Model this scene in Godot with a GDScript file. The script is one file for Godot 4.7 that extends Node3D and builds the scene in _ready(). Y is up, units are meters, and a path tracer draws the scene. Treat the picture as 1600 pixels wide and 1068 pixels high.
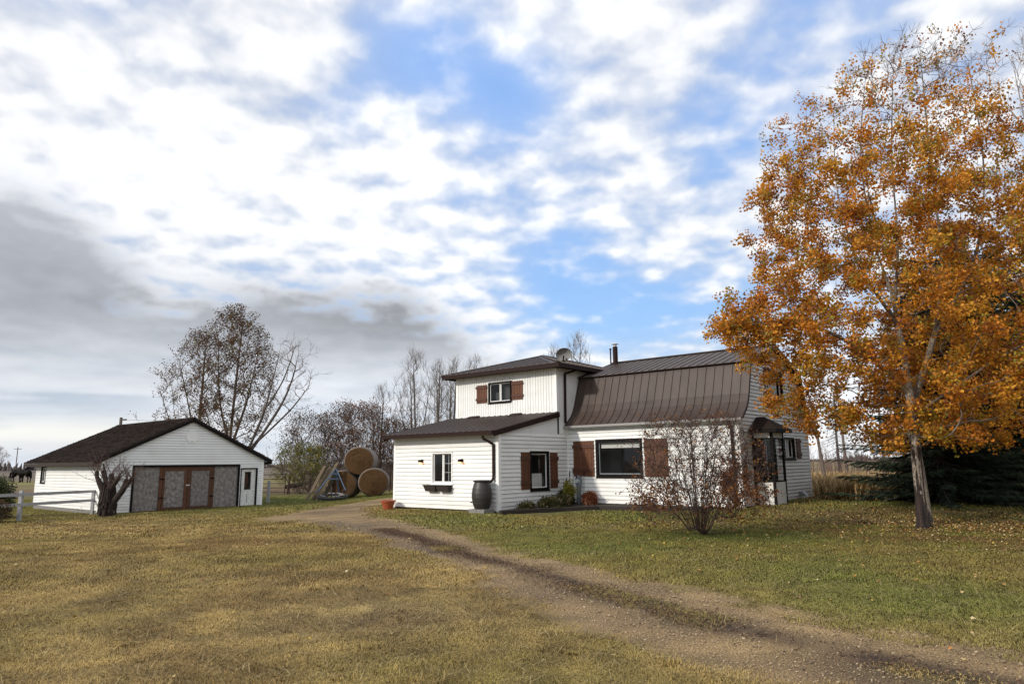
extends Node3D

# ---------------------------------------------------------------- mesh builder
class MB:
	var v := PackedVector3Array()
	var n := PackedVector3Array()
	var c := PackedColorArray()
	var col := Color.WHITE

	func tri(a: Vector3, b: Vector3, d: Vector3, na: Vector3, nb: Vector3, nd: Vector3) -> void:
		if (b - a).cross(d - a).dot(na + nb + nd) > 0.0:
			v.push_back(a); v.push_back(d); v.push_back(b)
			n.push_back(na); n.push_back(nd); n.push_back(nb)
		else:
			v.push_back(a); v.push_back(b); v.push_back(d)
			n.push_back(na); n.push_back(nb); n.push_back(nd)
		c.push_back(col); c.push_back(col); c.push_back(col)

	func flat(a: Vector3, b: Vector3, d: Vector3, out: Vector3) -> void:
		var g := (b - a).cross(d - a).normalized()
		if g.dot(out) < 0.0:
			g = -g
		tri(a, b, d, g, g, g)

	func quad(a: Vector3, b: Vector3, e: Vector3, d: Vector3, out: Vector3) -> void:
		flat(a, b, e, out)
		flat(a, e, d, out)

	# eight corners: bottom ring then top ring
	func hexa(p: Array) -> void:
		var m := Vector3.ZERO
		for q in p:
			m += q
		m /= 8.0
		for f in [[0, 1, 2, 3], [4, 5, 6, 7], [0, 1, 5, 4], [1, 2, 6, 5], [2, 3, 7, 6], [3, 0, 4, 7]]:
			var mid: Vector3 = (p[f[0]] + p[f[1]] + p[f[2]] + p[f[3]]) / 4.0
			quad(p[f[0]], p[f[1]], p[f[2]], p[f[3]], mid - m)

	func box(lo: Vector3, hi: Vector3, t := Transform3D.IDENTITY) -> void:
		var p := []
		for y in [lo.y, hi.y]:
			p.append(t * Vector3(lo.x, y, lo.z))
			p.append(t * Vector3(hi.x, y, lo.z))
			p.append(t * Vector3(hi.x, y, hi.z))
			p.append(t * Vector3(lo.x, y, hi.z))
		hexa(p)

	# a box with chamfered long edges between two points
	func beam(a: Vector3, b: Vector3, w: float, h: float, side := Vector3.ZERO) -> void:
		var y := (b - a).normalized()
		var x := side if side != Vector3.ZERO else (Vector3.RIGHT if absf(y.x) < 0.9 else Vector3.UP)
		x = (x - y * x.dot(y)).normalized()
		var z := x.cross(y)
		box(Vector3(-w / 2, 0, -h / 2), Vector3(w / 2, a.distance_to(b), h / 2), Transform3D(Basis(x, y, z), a))

	func cone(a: Vector3, b: Vector3, ra: float, rb: float, sides: int, caps := false) -> void:
		var y := b - a
		if y.length_squared() < 1e-10:
			return
		y = y.normalized()
		var x := (Vector3(0.31, 0.2, 0.93) if absf(y.z) < 0.8 else Vector3(0.93, 0.2, 0.31))
		x = (x - y * x.dot(y)).normalized()
		var z := x.cross(y)
		var pd := x
		for i in sides:
			var an := TAU * (i + 1) / sides
			var d := x * cos(an) + z * sin(an)
			tri(a + pd * ra, a + d * ra, b + d * rb, pd, d, d)
			tri(a + pd * ra, b + d * rb, b + pd * rb, pd, d, pd)
			if caps:
				flat(a, a + pd * ra, a + d * ra, -y)
				flat(b, b + pd * rb, b + d * rb, y)
			pd = d

	func tube(pts: Array, rads: Array, sides: int, caps := true) -> void:
		var rings := []
		var nrm := []
		var x := Vector3.ZERO
		for i in pts.size():
			var y: Vector3 = (pts[mini(i + 1, pts.size() - 1)] - pts[maxi(i - 1, 0)]).normalized()
			if x == Vector3.ZERO:
				x = Vector3.RIGHT if absf(y.x) < 0.8 else Vector3.UP
			x = (x - y * x.dot(y)).normalized()
			var z := x.cross(y)
			var r := []
			var k := []
			for s in sides:
				var d := x * cos(TAU * s / sides) + z * sin(TAU * s / sides)
				k.append(d)
				r.append(pts[i] + d * rads[i])
			rings.append(r)
			nrm.append(k)
		for i in pts.size() - 1:
			for s in sides:
				var t := (s + 1) % sides
				tri(rings[i][s], rings[i][t], rings[i + 1][t], nrm[i][s], nrm[i][t], nrm[i + 1][t])
				tri(rings[i][s], rings[i + 1][t], rings[i + 1][s], nrm[i][s], nrm[i + 1][t], nrm[i + 1][s])
		if caps:
			for s in sides:
				var t := (s + 1) % sides
				flat(pts[0], rings[0][s], rings[0][t], pts[0] - pts[1])
				flat(pts[-1], rings[-1][s], rings[-1][t], pts[-1] - pts[-2])

	# profile of (radius, height) turned about y
	func lathe(prof: Array, sides: int, at := Vector3.ZERO) -> void:
		for i in prof.size() - 1:
			var p: Vector2 = prof[i]
			var q: Vector2 = prof[i + 1]
			var sl := Vector2(q.y - p.y, p.x - q.x).normalized()
			for s in sides:
				var a := TAU * s / sides
				var b := TAU * (s + 1) / sides
				var da := Vector3(cos(a), 0, sin(a))
				var db := Vector3(cos(b), 0, sin(b))
				var na := da * sl.x + Vector3.UP * sl.y
				var nb := db * sl.x + Vector3.UP * sl.y
				var A := at + da * p.x + Vector3.UP * p.y
				var B := at + db * p.x + Vector3.UP * p.y
				var C := at + db * q.x + Vector3.UP * q.y
				var D := at + da * q.x + Vector3.UP * q.y
				if p.x > 1e-5:
					tri(A, B, C, na, nb, nb)
				if q.x > 1e-5:
					tri(A, C, D, na, nb, na)

	func mesh() -> ArrayMesh:
		var m := ArrayMesh.new()
		if v.is_empty():
			return m
		var ar := []
		ar.resize(Mesh.ARRAY_MAX)
		ar[Mesh.ARRAY_VERTEX] = v
		ar[Mesh.ARRAY_NORMAL] = n
		ar[Mesh.ARRAY_COLOR] = c
		m.add_surface_from_arrays(Mesh.PRIMITIVE_TRIANGLES, ar)
		return m


var M := {}
var taken := {}
var rng := RandomNumberGenerator.new()
var nz := FastNoiseLite.new()
var nz2 := FastNoiseLite.new()

const HOUSE_YAW := -39.644
const HOUSE_AT := Vector3(-0.496, 0.0, -23.212)
const GARAGE_YAW := 50.75
const GARAGE_AT := Vector3(-17.92, -0.4, -30.489)

# ---------------------------------------------------------------- naming
func numbered(called: String) -> String:
	var k: int = taken.get(called, 0)
	taken[called] = k + 1
	return called if k == 0 else "%s_%03d" % [called, k]

func tag(o: Node3D, label: String, category := "", group := "", kind := "") -> Node3D:
	if label: o.set_meta("label", label)
	if category: o.set_meta("category", category)
	if group: o.set_meta("group", group)
	if kind: o.set_meta("kind", kind)
	return o

func thing(called: String, label: String, category: String, at := Vector3.ZERO, turn := 0.0, group := "") -> Node3D:
	var o := Node3D.new()
	o.name = numbered(called)
	add_child(o)
	o.position = at
	o.rotation_degrees.y = turn
	tag(o, label, category, group)
	return o

func put(called: String, b, m: Material, parent: Node = self, kind := "") -> MeshInstance3D:
	var o := MeshInstance3D.new()
	o.name = numbered(called) if parent == self else called
	o.mesh = b.mesh() if b is MB else b
	o.material_override = m
	parent.add_child(o, true)
	if kind: o.set_meta("kind", kind)
	return o

func group_node(called: String, parent: Node, at := Transform3D.IDENTITY) -> Node3D:
	var o := Node3D.new()
	o.name = called
	parent.add_child(o, true)
	o.transform = at
	return o

func scatter(called: String, mesh: Mesh, m: Material, where: Array, tint: PackedColorArray, parent: Node = self) -> MultiMeshInstance3D:
	var mm := MultiMesh.new()
	mm.transform_format = MultiMesh.TRANSFORM_3D
	mm.use_colors = true
	mm.mesh = mesh
	mm.instance_count = where.size()
	for i in where.size():
		mm.set_instance_transform(i, where[i])
		mm.set_instance_color(i, tint[i])
	var o := MultiMeshInstance3D.new()
	o.name = numbered(called) if parent == self else called
	o.multimesh = mm
	o.material_override = m
	o.set_meta("kind", "stuff")
	parent.add_child(o, true)
	return o

func copy(root: Node3D, at: Vector3, turn: float, size: float, label: String) -> Node3D:
	var r: Node3D = root.duplicate()
	r.name = numbered(String(root.name).rstrip("_0123456789"))
	add_child(r)
	r.position = at
	r.rotation_degrees.y = turn
	r.scale = Vector3.ONE * size
	r.set_meta("label", label)
	return r

# ---------------------------------------------------------------- the lie of the land
func sst(t: float) -> float:
	t = clampf(t, 0.0, 1.0)
	return t * t * (3.0 - 2.0 * t)

func gy(x: float, d: float) -> float:
	var back := 1.0 - 0.75 * sst((d - 56.0) / 26.0)
	return -0.4 * sst((-x - 3.0) / 9.0) * sst((d - 13.0) / 13.0) * back + 0.2 * sst((x - 4.0) / 5.0) * sst((d - 16.0) / 6.0)

func V(x: float, d: float, up := 0.0) -> Vector3:
	return Vector3(x, gy(x, d) + up, -d)

const DRV := [Vector3(-3, 9.8, 2.2), Vector3(3, 6.0, 1.9), Vector3(5.4, 3.35, 1.6), Vector3(7, 2.15, 1.45), Vector3(8.6, 1.3, 1.32), Vector3(11, 0.1, 1.15), Vector3(13, -0.98, 1.05), Vector3(15.3, -1.95, 1.1), Vector3(18.2, -3.45, 1.2), Vector3(22, -5.6, 1.5), Vector3(25, -7.0, 2.0), Vector3(27, -7.3, 2.3), Vector3(29, -7.1, 2.0), Vector3(33, -6.6, 1.4), Vector3(42, -4.0, 1.4), Vector3(60, 4.0, 1.4)]

# x: offset from the middle of the drive in half widths, y: the half width
func drv(x: float, d: float) -> Vector2:
	if d <= -3.0 or d >= 60.0:
		return Vector2(9, 1)
	for i in DRV.size() - 1:
		if d < DRV[i + 1].x:
			var t: float = (d - DRV[i].x) / (DRV[i + 1].x - DRV[i].x)
			var cx: float = lerpf(DRV[i].y, DRV[i + 1].y, t)
			var hw: float = lerpf(DRV[i].z, DRV[i + 1].z, t)
			return Vector2((x - cx) / hw, hw)
	return Vector2(9, 1)

# linear colour of the turf
func turf(x: float, d: float) -> Color:
	var a := nz.get_noise_2d(x * 14.0, d * 14.0)
	var b := nz.get_noise_2d(x * 55.0 + 300.0, d * 55.0)
	var f := nz2.get_noise_2d(x * 160.0, d * 160.0)
	var straw := Color(0.288, 0.202, 0.068)
	var olive := Color(0.156, 0.124, 0.025)
	var green := Color(0.100, 0.118, 0.016)
	var rust := Color(0.130, 0.078, 0.024)
	var cx := drv(x, d)
	var right := 1.0 if cx.x > 0 and d < 26.0 else 0.0
	if d >= 26.0:
		right = sst((x + 4.0) / 2.0)
	var c := straw.lerp(olive, clampf(0.40 + a * 0.9 + b * 0.5, 0.0, 1.0))
	# the worn pale patch in the foreground
	var worn := exp(-pow((x + 1.6) / 1.4, 2) - pow((d - 7.9) / 1.0, 2))
	c = c.lerp(Color(0.27, 0.205, 0.10), worn * clampf(0.6 + b, 0, 1))
	c = c.lerp(rust, clampf(0.20 + b * 1.3 - a * 0.5, 0, 0.65))
	if right > 0.0:
		var g := olive.lerp(green, clampf(0.5 + a * 1.1 + b * 0.4, 0, 1))
		var near_tree := exp(-pow((x - 10.5) / 4.8, 2) - pow((d - 16.5) / 4.2, 2))
		g = g.lerp(rust, clampf(near_tree * (0.75 + b * 1.2) + b * 0.40, 0, 0.85))
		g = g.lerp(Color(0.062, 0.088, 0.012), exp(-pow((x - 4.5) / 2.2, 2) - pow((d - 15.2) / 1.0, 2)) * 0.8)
		g = g.lerp(straw, 0.35 * exp(-maxf(0.0, absf(cx.x) - 1.0) * 1.2))
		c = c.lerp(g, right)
	elif d > 20.0:
		c = c.lerp(green.lerp(olive, 0.4 + a * 0.5), sst((d - 24.0) / 10.0) * clampf(0.75 + b * 0.8, 0, 1))
	# green verge round the bales and fence
	c = c.lerp(Color(0.075, 0.105, 0.018), exp(-pow((x + 12.0) / 5.0, 2) - pow((d - 41.0) / 5.0, 2)) * 0.8)
	# pasture, then bare stubble to the horizon
	if d > 48.0:
		c = c.lerp(Color(0.20, 0.155, 0.06), sst((d - 48.0) / 6.0) * 0.7)
		c = c.lerp(Color(0.17, 0.105, 0.045), exp(-pow((d - 60.0) / 7.0, 2)))
		c = c.lerp(Color(0.22, 0.185, 0.055), exp(-pow((d - 76.0) / 9.0, 2)))
		c = c.lerp(Color(0.165, 0.128, 0.095), sst((d - 92.0) / 12.0))
		c = c.lerp(Color(0.10, 0.072, 0.052), sst((d - 240.0) / 60.0) * 0.75)
	if x > 4.0 and d > 22.0:
		c = c.lerp(Color(0.20, 0.14, 0.055), sst((d - 23.5) / 2.5) * sst((x - 8.0) / 3.0))
	var fleck := nz.get_noise_2d(x * 210.0 + 50.0, d * 210.0)
	return c * (1.0 + f * 0.34 + fleck * 0.40) * 1.30

# ---------------------------------------------------------------- materials
func ntex(ramp: Array, freq: float, size := 512, kind := FastNoiseLite.TYPE_SIMPLEX_SMOOTH, oct := 4, nseed := 1, normal := false, bump := 4.0) -> NoiseTexture2D:
	var f := FastNoiseLite.new()
	f.noise_type = kind
	f.frequency = freq
	f.fractal_octaves = oct
	f.seed = nseed
	var t := NoiseTexture2D.new()
	t.width = size
	t.height = size
	t.seamless = true
	t.noise = f
	if normal:
		t.as_normal_map = true
		t.bump_strength = bump
	elif ramp.size():
		var g := Gradient.new()
		g.offsets = PackedFloat32Array()
		g.colors = PackedColorArray()
		var off := PackedFloat32Array()
		var cl := PackedColorArray()
		for r in ramp:
			off.append(r[0])
			cl.append(Color(r[1], r[2], r[3]))
		g.offsets = off
		g.colors = cl
		t.color_ramp = g
	return t

func mat(called: String, r: float, g: float, b: float, rough := 0.8, tex: Texture2D = null, scale := Vector3.ONE, world := true) -> StandardMaterial3D:
	var m := StandardMaterial3D.new()
	m.resource_name = called
	m.albedo_color = Color(r, g, b).linear_to_srgb()
	m.roughness = rough
	m.vertex_color_use_as_albedo = true
	if tex:
		m.albedo_texture = tex
		m.uv1_triplanar = true
		m.uv1_world_triplanar = world
		m.uv1_scale = scale
	M[called] = m
	return m

func bump(m: StandardMaterial3D, tex: Texture2D, cm: float) -> void:
	m.heightmap_enabled = true
	m.heightmap_texture = tex
	m.heightmap_scale = cm

func glass(called: String, alpha: float) -> void:
	var m := StandardMaterial3D.new()
	m.resource_name = called
	m.transparency = BaseMaterial3D.TRANSPARENCY_ALPHA
	m.albedo_color = Color(0.16, 0.17, 0.18, alpha)
	m.roughness = 0.03
	m.metallic_specular = 0.40
	M[called] = m

func materials() -> void:
	var dirt := ntex([[0.0, 0.93, 0.925, 0.91], [0.45, 0.98, 0.98, 0.975], [1.0, 1, 1, 1]], 0.006, 512, FastNoiseLite.TYPE_SIMPLEX_SMOOTH, 5, 3)
	var grain := ntex([[0.0, 0.45, 0.42, 0.4], [0.5, 0.85, 0.85, 0.85], [1.0, 1, 1, 1]], 0.02, 512, FastNoiseLite.TYPE_SIMPLEX_SMOOTH, 5, 7)
	var fine := ntex([[0.0, 0.35, 0.35, 0.35], [0.5, 0.8, 0.8, 0.8], [1.0, 1, 1, 1]], 0.06, 512, FastNoiseLite.TYPE_SIMPLEX_SMOOTH, 4, 11)
	mat("vinyl", 0.83, 0.835, 0.825, 0.55, dirt, Vector3(0.35, 0.5, 0.35))
	mat("vinyl_trim", 0.86, 0.86, 0.84, 0.5)
	var pale := ntex([[0.0, 0.80, 0.79, 0.77], [0.5, 0.95, 0.95, 0.94], [1.0, 1, 1, 1]], 0.02, 512, FastNoiseLite.TYPE_SIMPLEX_SMOOTH, 5, 7)
	mat("white_paint", 0.78, 0.78, 0.76, 0.6, pale, Vector3(0.8, 0.8, 0.8))
	var rm := mat("roof_metal", 0.066, 0.046, 0.038, 0.48, ntex([[0.0, 0.78, 0.76, 0.74], [0.6, 1, 1, 1], [1.0, 1, 1, 1]], 0.008, 512, FastNoiseLite.TYPE_SIMPLEX_SMOOTH, 4, 21), Vector3(0.5, 0.2, 0.5))
	rm.metallic_specular = 0.40
	mat("trim_brown", 0.024, 0.012, 0.010, 0.5).metallic_specular = 0.25
	mat("trim_black", 0.010, 0.008, 0.008, 0.55).metallic_specular = 0.2
	mat("shutter_wood", 0.175, 0.056, 0.018, 0.65, grain, Vector3(6, 0.5, 6))
	mat("frame_wood", 0.155, 0.058, 0.022, 0.75, grain, Vector3(3, 0.4, 3))
	var osb := mat("weathered_board", 0.36, 0.335, 0.31, 0.85, ntex([[0.0, 0.50, 0.49, 0.50], [0.4, 0.72, 0.71, 0.71], [0.7, 0.88, 0.87, 0.86], [1.0, 1, 1, 1]], 0.018, 512, FastNoiseLite.TYPE_SIMPLEX_SMOOTH, 6, 5), Vector3(0.9, 0.5, 0.9))
	mat("shingle", 0.042, 0.028, 0.023, 0.95, fine, Vector3(1.5, 1.5, 1.5)).metallic_specular = 0.2
	mat("concrete", 0.30, 0.29, 0.27, 0.9, grain, Vector3(1.5, 1.5, 1.5))
	mat("barrel_plastic", 0.028, 0.023, 0.021, 0.5)
	mat("terracotta", 0.33, 0.075, 0.03, 0.5)
	mat("grey_metal", 0.22, 0.25, 0.27, 0.45)
	mat("dish_grey", 0.27, 0.27, 0.27, 0.45)
	mat("gutter_grey", 0.26, 0.25, 0.245, 0.5)
	mat("galvanised", 0.55, 0.56, 0.57, 0.35)
	mat("rust_pipe", 0.075, 0.028, 0.018, 0.7, fine, Vector3(2, 2, 2))
	mat("blue_paint", 0.035, 0.075, 0.135, 0.5)
	mat("black_rubber", 0.02, 0.02, 0.021, 0.7)
	mat("old_timber", 0.22, 0.165, 0.11, 0.85, grain, Vector3(3, 0.6, 3))
	mat("dark_timber", 0.045, 0.032, 0.026, 0.9, grain, Vector3(2, 2, 2))
	mat("hay", 0.235, 0.125, 0.042, 0.95, ntex([[0.0, 0.25, 0.22, 0.2], [0.5, 0.72, 0.7, 0.68], [1.0, 1, 1, 1]], 0.07, 512, FastNoiseLite.TYPE_SIMPLEX_SMOOTH, 3, 31), Vector3(0.9, 0.9, 0.9))
	mat("hay_wrap", 0.33, 0.27, 0.23, 0.7, fine, Vector3(0.8, 0.8, 0.8))
	mat("fence_white", 0.38, 0.38, 0.40, 0.7, pale, Vector3(1, 1, 1))
	mat("soil", 0.055, 0.038, 0.026, 0.95, fine, Vector3(3, 3, 3))
	mat("curtain", 0.62, 0.62, 0.60, 0.9)
	mat("room_wall", 0.055, 0.055, 0.055, 0.9)
	mat("room_floor", 0.05, 0.035, 0.03, 0.7)
	mat("horse_coat", 0.010, 0.008, 0.008, 0.7).metallic_specular = 0.2
	mat("red_paint", 0.20, 0.02, 0.02, 0.45)
	mat("pole_wood", 0.13, 0.11, 0.095, 0.9)
	mat("wire", 0.05, 0.05, 0.05, 0.6)
	var bark := ntex([[0.0, 0.25, 0.22, 0.2], [0.5, 0.75, 0.72, 0.7], [1.0, 1, 1, 1]], 0.03, 512, FastNoiseLite.TYPE_SIMPLEX_SMOOTH, 5, 41)
	var bk := mat("bark", 1, 1, 1, 0.95, bark, Vector3(2.2, 0.7, 2.2))
	bump(bk, bark, 1.5)
	var ab := ntex([[0.0, 0.10, 0.08, 0.07], [0.42, 0.16, 0.12, 0.10], [0.5, 0.75, 0.73, 0.68], [1.0, 1, 1, 0.96]], 0.012, 512, FastNoiseLite.TYPE_SIMPLEX_SMOOTH, 5, 47)
	var am := mat("aspen_bark", 1, 1, 1, 0.9, ab, Vector3(1.3, 0.55, 1.3))
	bump(am, bark, 1.2)
	mat("twig", 1, 1, 1, 0.9)
	var lf := mat("leaf", 1, 1, 1, 0.6)
	lf.backlight_enabled = true
	lf.backlight = Color(0.95, 0.95, 0.95)
	mat("needle", 1, 1, 1, 0.75)
	var gr := mat("blade", 1, 1, 1, 0.8)
	gr.backlight_enabled = true
	gr.backlight = Color(0.4, 0.4, 0.4)
	mat("dry_leaf", 1, 1, 1, 0.85)
	var gd := ntex([[0.0, 0.42, 0.40, 0.36], [0.35, 0.70, 0.69, 0.66], [0.65, 0.92, 0.92, 0.92], [1.0, 1, 1, 1]], 0.05, 1024, FastNoiseLite.TYPE_SIMPLEX_SMOOTH, 5, 51)
	var gm := mat("ground", 1.12, 1.12, 1.12, 0.98, gd, Vector3(0.7, 0.7, 0.7))
	gm.albedo_color = Color.WHITE
	bump(gm, gd, 2.0)
	var gv := ntex([[0.0, 0.30, 0.29, 0.28], [0.3, 0.64, 0.63, 0.62], [0.6, 0.90, 0.9, 0.9], [1.0, 1, 1, 1]], 0.11, 1024, FastNoiseLite.TYPE_CELLULAR, 3, 61)
	var vm := mat("gravel", 1, 1, 1, 0.95, gv, Vector3(0.55, 0.55, 0.55))
	bump(vm, gv, 2.2)
	mat("pebble", 1, 1, 1, 0.9)
	glass("window_glass", 0.12)
	var lamp := mat("lamp_glow", 1, 0.8, 0.5, 0.4)
	lamp.vertex_color_use_as_albedo = false
	lamp.emission_enabled = true
	lamp.emission = Color(1.0, 0.72, 0.38)
	lamp.emission_energy_multiplier = 1.6

# ---------------------------------------------------------------- sky
func blob(az: float, el: float, a0: float, e0: float, ra: float, re: float) -> float:
	var x := (az - a0) / ra
	var y := (el - e0) / re
	var q := x * x + y * y
	return exp(-q) if q < 12.0 else 0.0

func sky_picture() -> ImageTexture:
	var W := 2560
	var H := 1280
	var data := PackedFloat32Array()
	data.resize(W * H * 3)
	var f1 := FastNoiseLite.new()
	f1.noise_type = FastNoiseLite.TYPE_SIMPLEX_SMOOTH
	f1.seed = 5
	f1.frequency = 0.85
	f1.fractal_octaves = 6
	f1.fractal_gain = 0.52
	f1.domain_warp_enabled = true
	f1.domain_warp_amplitude = 0.35
	f1.domain_warp_frequency = 0.8
	f1.domain_warp_fractal_octaves = 3
	var f2 := FastNoiseLite.new()
	f2.noise_type = FastNoiseLite.TYPE_SIMPLEX_SMOOTH
	f2.seed = 12
	f2.frequency = 0.22
	f2.fractal_octaves = 2
	var f3 := FastNoiseLite.new()
	f3.noise_type = FastNoiseLite.TYPE_SIMPLEX_SMOOTH
	f3.seed = 77
	f3.frequency = 5.2
	f3.fractal_octaves = 5
	f3.domain_warp_enabled = true
	f3.domain_warp_amplitude = 0.07
	f3.domain_warp_frequency = 2.0
	var lowc := Color(0.62, 0.70, 0.76)
	for j in H:
		var el := 90.0 - (j + 0.5) / H * 180.0
		if el < -2.0:
			for i in W:
				var q := (j * W + i) * 3
				data[q] = 0.20; data[q + 1] = 0.17; data[q + 2] = 0.12
			continue
		var e := deg_to_rad(maxf(el, 0.0))
		var sy := sin(e)
		var inv := cos(e) / (sy + 0.16)
		var t := pow(1.0 - sy, 3.0)
		var blue := Color(0.17, 0.38, 0.83).lerp(Color(0.45, 0.74, 1.0), clampf(pow(1.0 - sy, 4.2), 0, 1))
		for i in W:
			var az := fposmod((i + 0.5) / W * 360.0 + 180.0, 360.0) - 180.0
			var ra := deg_to_rad(az)
			var px := sin(ra) * inv
			var pz := cos(ra) * inv
			var n1 := f1.get_noise_2d(px, pz)
			var n2 := f2.get_noise_2d(px * 1.3, pz * 1.3)
			var n3 := f3.get_noise_2d(px, pz)
			# breaks in the cloud
			var hole := blob(az, el, -7.5, 32.5, 6.5, 4.5) * 0.95 + blob(az, el, 0.5, 29.5, 5, 4.0) * 0.8 + blob(az, el, -14.5, 27.5, 3.0, 2.6) * 0.35 + blob(az, el, 4.5, 16, 5.0, 4.5) * 0.55 + blob(az, el, 9, 11.5, 8, 3.2) * 0.8 + blob(az, el, 19, 25, 6, 5) * 0.45 + blob(az, el, 27, 32, 8, 5) * 0.35 + blob(az, el, 20, 12, 8, 3.5) * 0.35 + blob(az, el, -35, 33, 5, 3) * 0.3 + blob(az, el, -4, 22.5, 4, 2) * 0.2
			var bank := blob(az, el, -25, 25, 10, 5.5) * 0.55 + blob(az, el, -20, 18.5, 8, 3.6) * 0.6 + blob(az, el, -33, 20, 8, 3) * 0.6 + blob(az, el, -8, 17, 7, 3.5) * 0.5 + blob(az, el, 14, 17, 6, 3) * 0.25
			var dens := 0.66 + n1 * 0.26 + n2 * 0.16 + n3 * 0.78 + bank * 0.34 - hole * 0.95
			var cov := sst((dens + 0.14) / 1.05)
			cov = lerpf(clampf(0.46 + 0.22 * n2 - hole * 0.34, 0.10, 0.6), 1.0, cov)
			var lit := 0.76 + 0.15 * sst(dens) + bank * 0.12 + n3 * 0.20 + n1 * 0.06 - 0.06 * sst((az - 2.0) / 14.0) - 0.07 * sst((-6.0 - az) / 14.0) * sst((az + 80.0) / 30.0)
			# brighter round the veiled sun, behind the left shoulder
			var sun := blob(az, el, -123, 30, 32, 24)
			lit += sun * 1.1
			var cloud := Color(lit * 0.975, lit * 0.99, lit * 1.02)
			var c := blue.lerp(cloud, clampf(cov, 0, 1))
			# the grey deck, low on the left
			var edge := 17.2 + 3.4 * sst((-26.0 - az) / 10.0) - 1.6 * blob(az, el, -27.0, el, 5.0, 1.0)
			edge -= 6.5 * sst((az + 10.0) / 10.0)
			var deck := sst((edge - el + n1 * 2.6 + n3 * 3.0) / 5.6) * sst((3.0 - az + n1 * 6.0 + n3 * 3.0) / 8.0) * sst((az + 175.0) / 40.0)
			var core := deck * sst((el - 4.0 + n1 * 4.0) / 7.0) * sst((edge + 2.0 - el) / 6.0)
			var g := 0.69 - 0.30 * core + n1 * 0.11 + n3 * 0.045
			g += 0.10 * blob(az, el, -15, 6.5, 9, 3.5) - 0.10 * blob(az, el, -9.5, 12.2, 9, 2.8)
			var grey := Color(g * 0.935, g * 0.985, g * 1.085)
			c = c.lerp(grey, deck * 0.96)
			# bars of cloud towards the horizon
			if el < 12.0:
				var bar := f3.get_noise_2d(az * 0.016, el * 0.13 + 40.0)
				var k := sst((12.0 - el) / 9.0)
				var hb := Color(0.80, 0.83, 0.86).lerp(Color(0.50, 0.58, 0.66), clampf(0.35 + bar * 1.3, 0, 1))
				c = c.lerp(hb, k * 0.45)
				c = c.lerp(Color(0.93, 0.91, 0.83), blob(az, el, az, 2.4, 1.0, 1.0) * sst((-18.0 - az) / 14.0) * 0.7)
				c = c.lerp(Color(0.36, 0.45, 0.55), blob(az, el, az, 4.2 + bar * 2.0, 1.0, 0.7) * sst((-24.0 - az) / 10.0) * 0.55)
				c = c.lerp(Color(0.93, 0.94, 0.95), sst((8.0 - el) / 7.0) * sst((az - 2.0) / 10.0) * 0.7)
			var q := (j * W + i) * 3
			data[q] = c.r
			data[q + 1] = c.g
			data[q + 2] = c.b
	return ImageTexture.create_from_image(Image.create_from_data(W, H, false, Image.FORMAT_RGBF, data.to_byte_array()))

func setup() -> void:
	var cam := Camera3D.new()
	cam.name = "camera"
	cam.fov = 52.69
	cam.near = 0.1
	cam.far = 4000.0
	var p := 0.1734
	var r := 0.0109
	cam.transform = Transform3D(Basis(Vector3.RIGHT, p) * Basis(Vector3.BACK, -r), Vector3(0, 1.6, 0))
	add_child(cam)
	var e := Environment.new()
	e.background_mode = Environment.BG_SKY
	var pan := PanoramaSkyMaterial.new()
	pan.panorama = sky_picture()
	e.sky = Sky.new()
	e.sky.sky_material = pan
	e.background_energy_multiplier = 1.0
	e.tonemap_mode = Environment.TONE_MAPPER_LINEAR
	e.tonemap_exposure = 1.14
	e.sdfgi_enabled = true
	e.ssao_enabled = true
	e.ssil_enabled = true
	var we := WorldEnvironment.new()
	we.name = "environment"
	we.environment = e
	add_child(we)
	var sun := DirectionalLight3D.new()
	sun.name = "sun"
	sun.light_energy = 0.8
	sun.light_color = Color(1.0, 0.965, 0.91)
	sun.light_angular_distance = 3.0
	sun.shadow_enabled = true
	add_child(sun)
	var to := Vector3(-0.80, 0.50, 0.52).normalized()
	sun.look_at_from_position(Vector3.ZERO, -to, Vector3.UP)

# ---------------------------------------------------------------- ground
func lines(lo: float, hi: float, step: float, far_lo: float, far_hi: float) -> PackedFloat32Array:
	var a := PackedFloat32Array()
	var x := lo
	var s := step
	var left := []
	while x > far_lo:
		s *= 1.17
		x -= s
		left.append(x)
	left.reverse()
	a.append_array(PackedFloat32Array(left))
	x = lo
	while x < hi:
		a.append(x)
		x += step
	s = step
	while x < far_hi:
		a.append(x)
		s *= 1.17
		x += s
	a.append(x)
	return a

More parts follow.
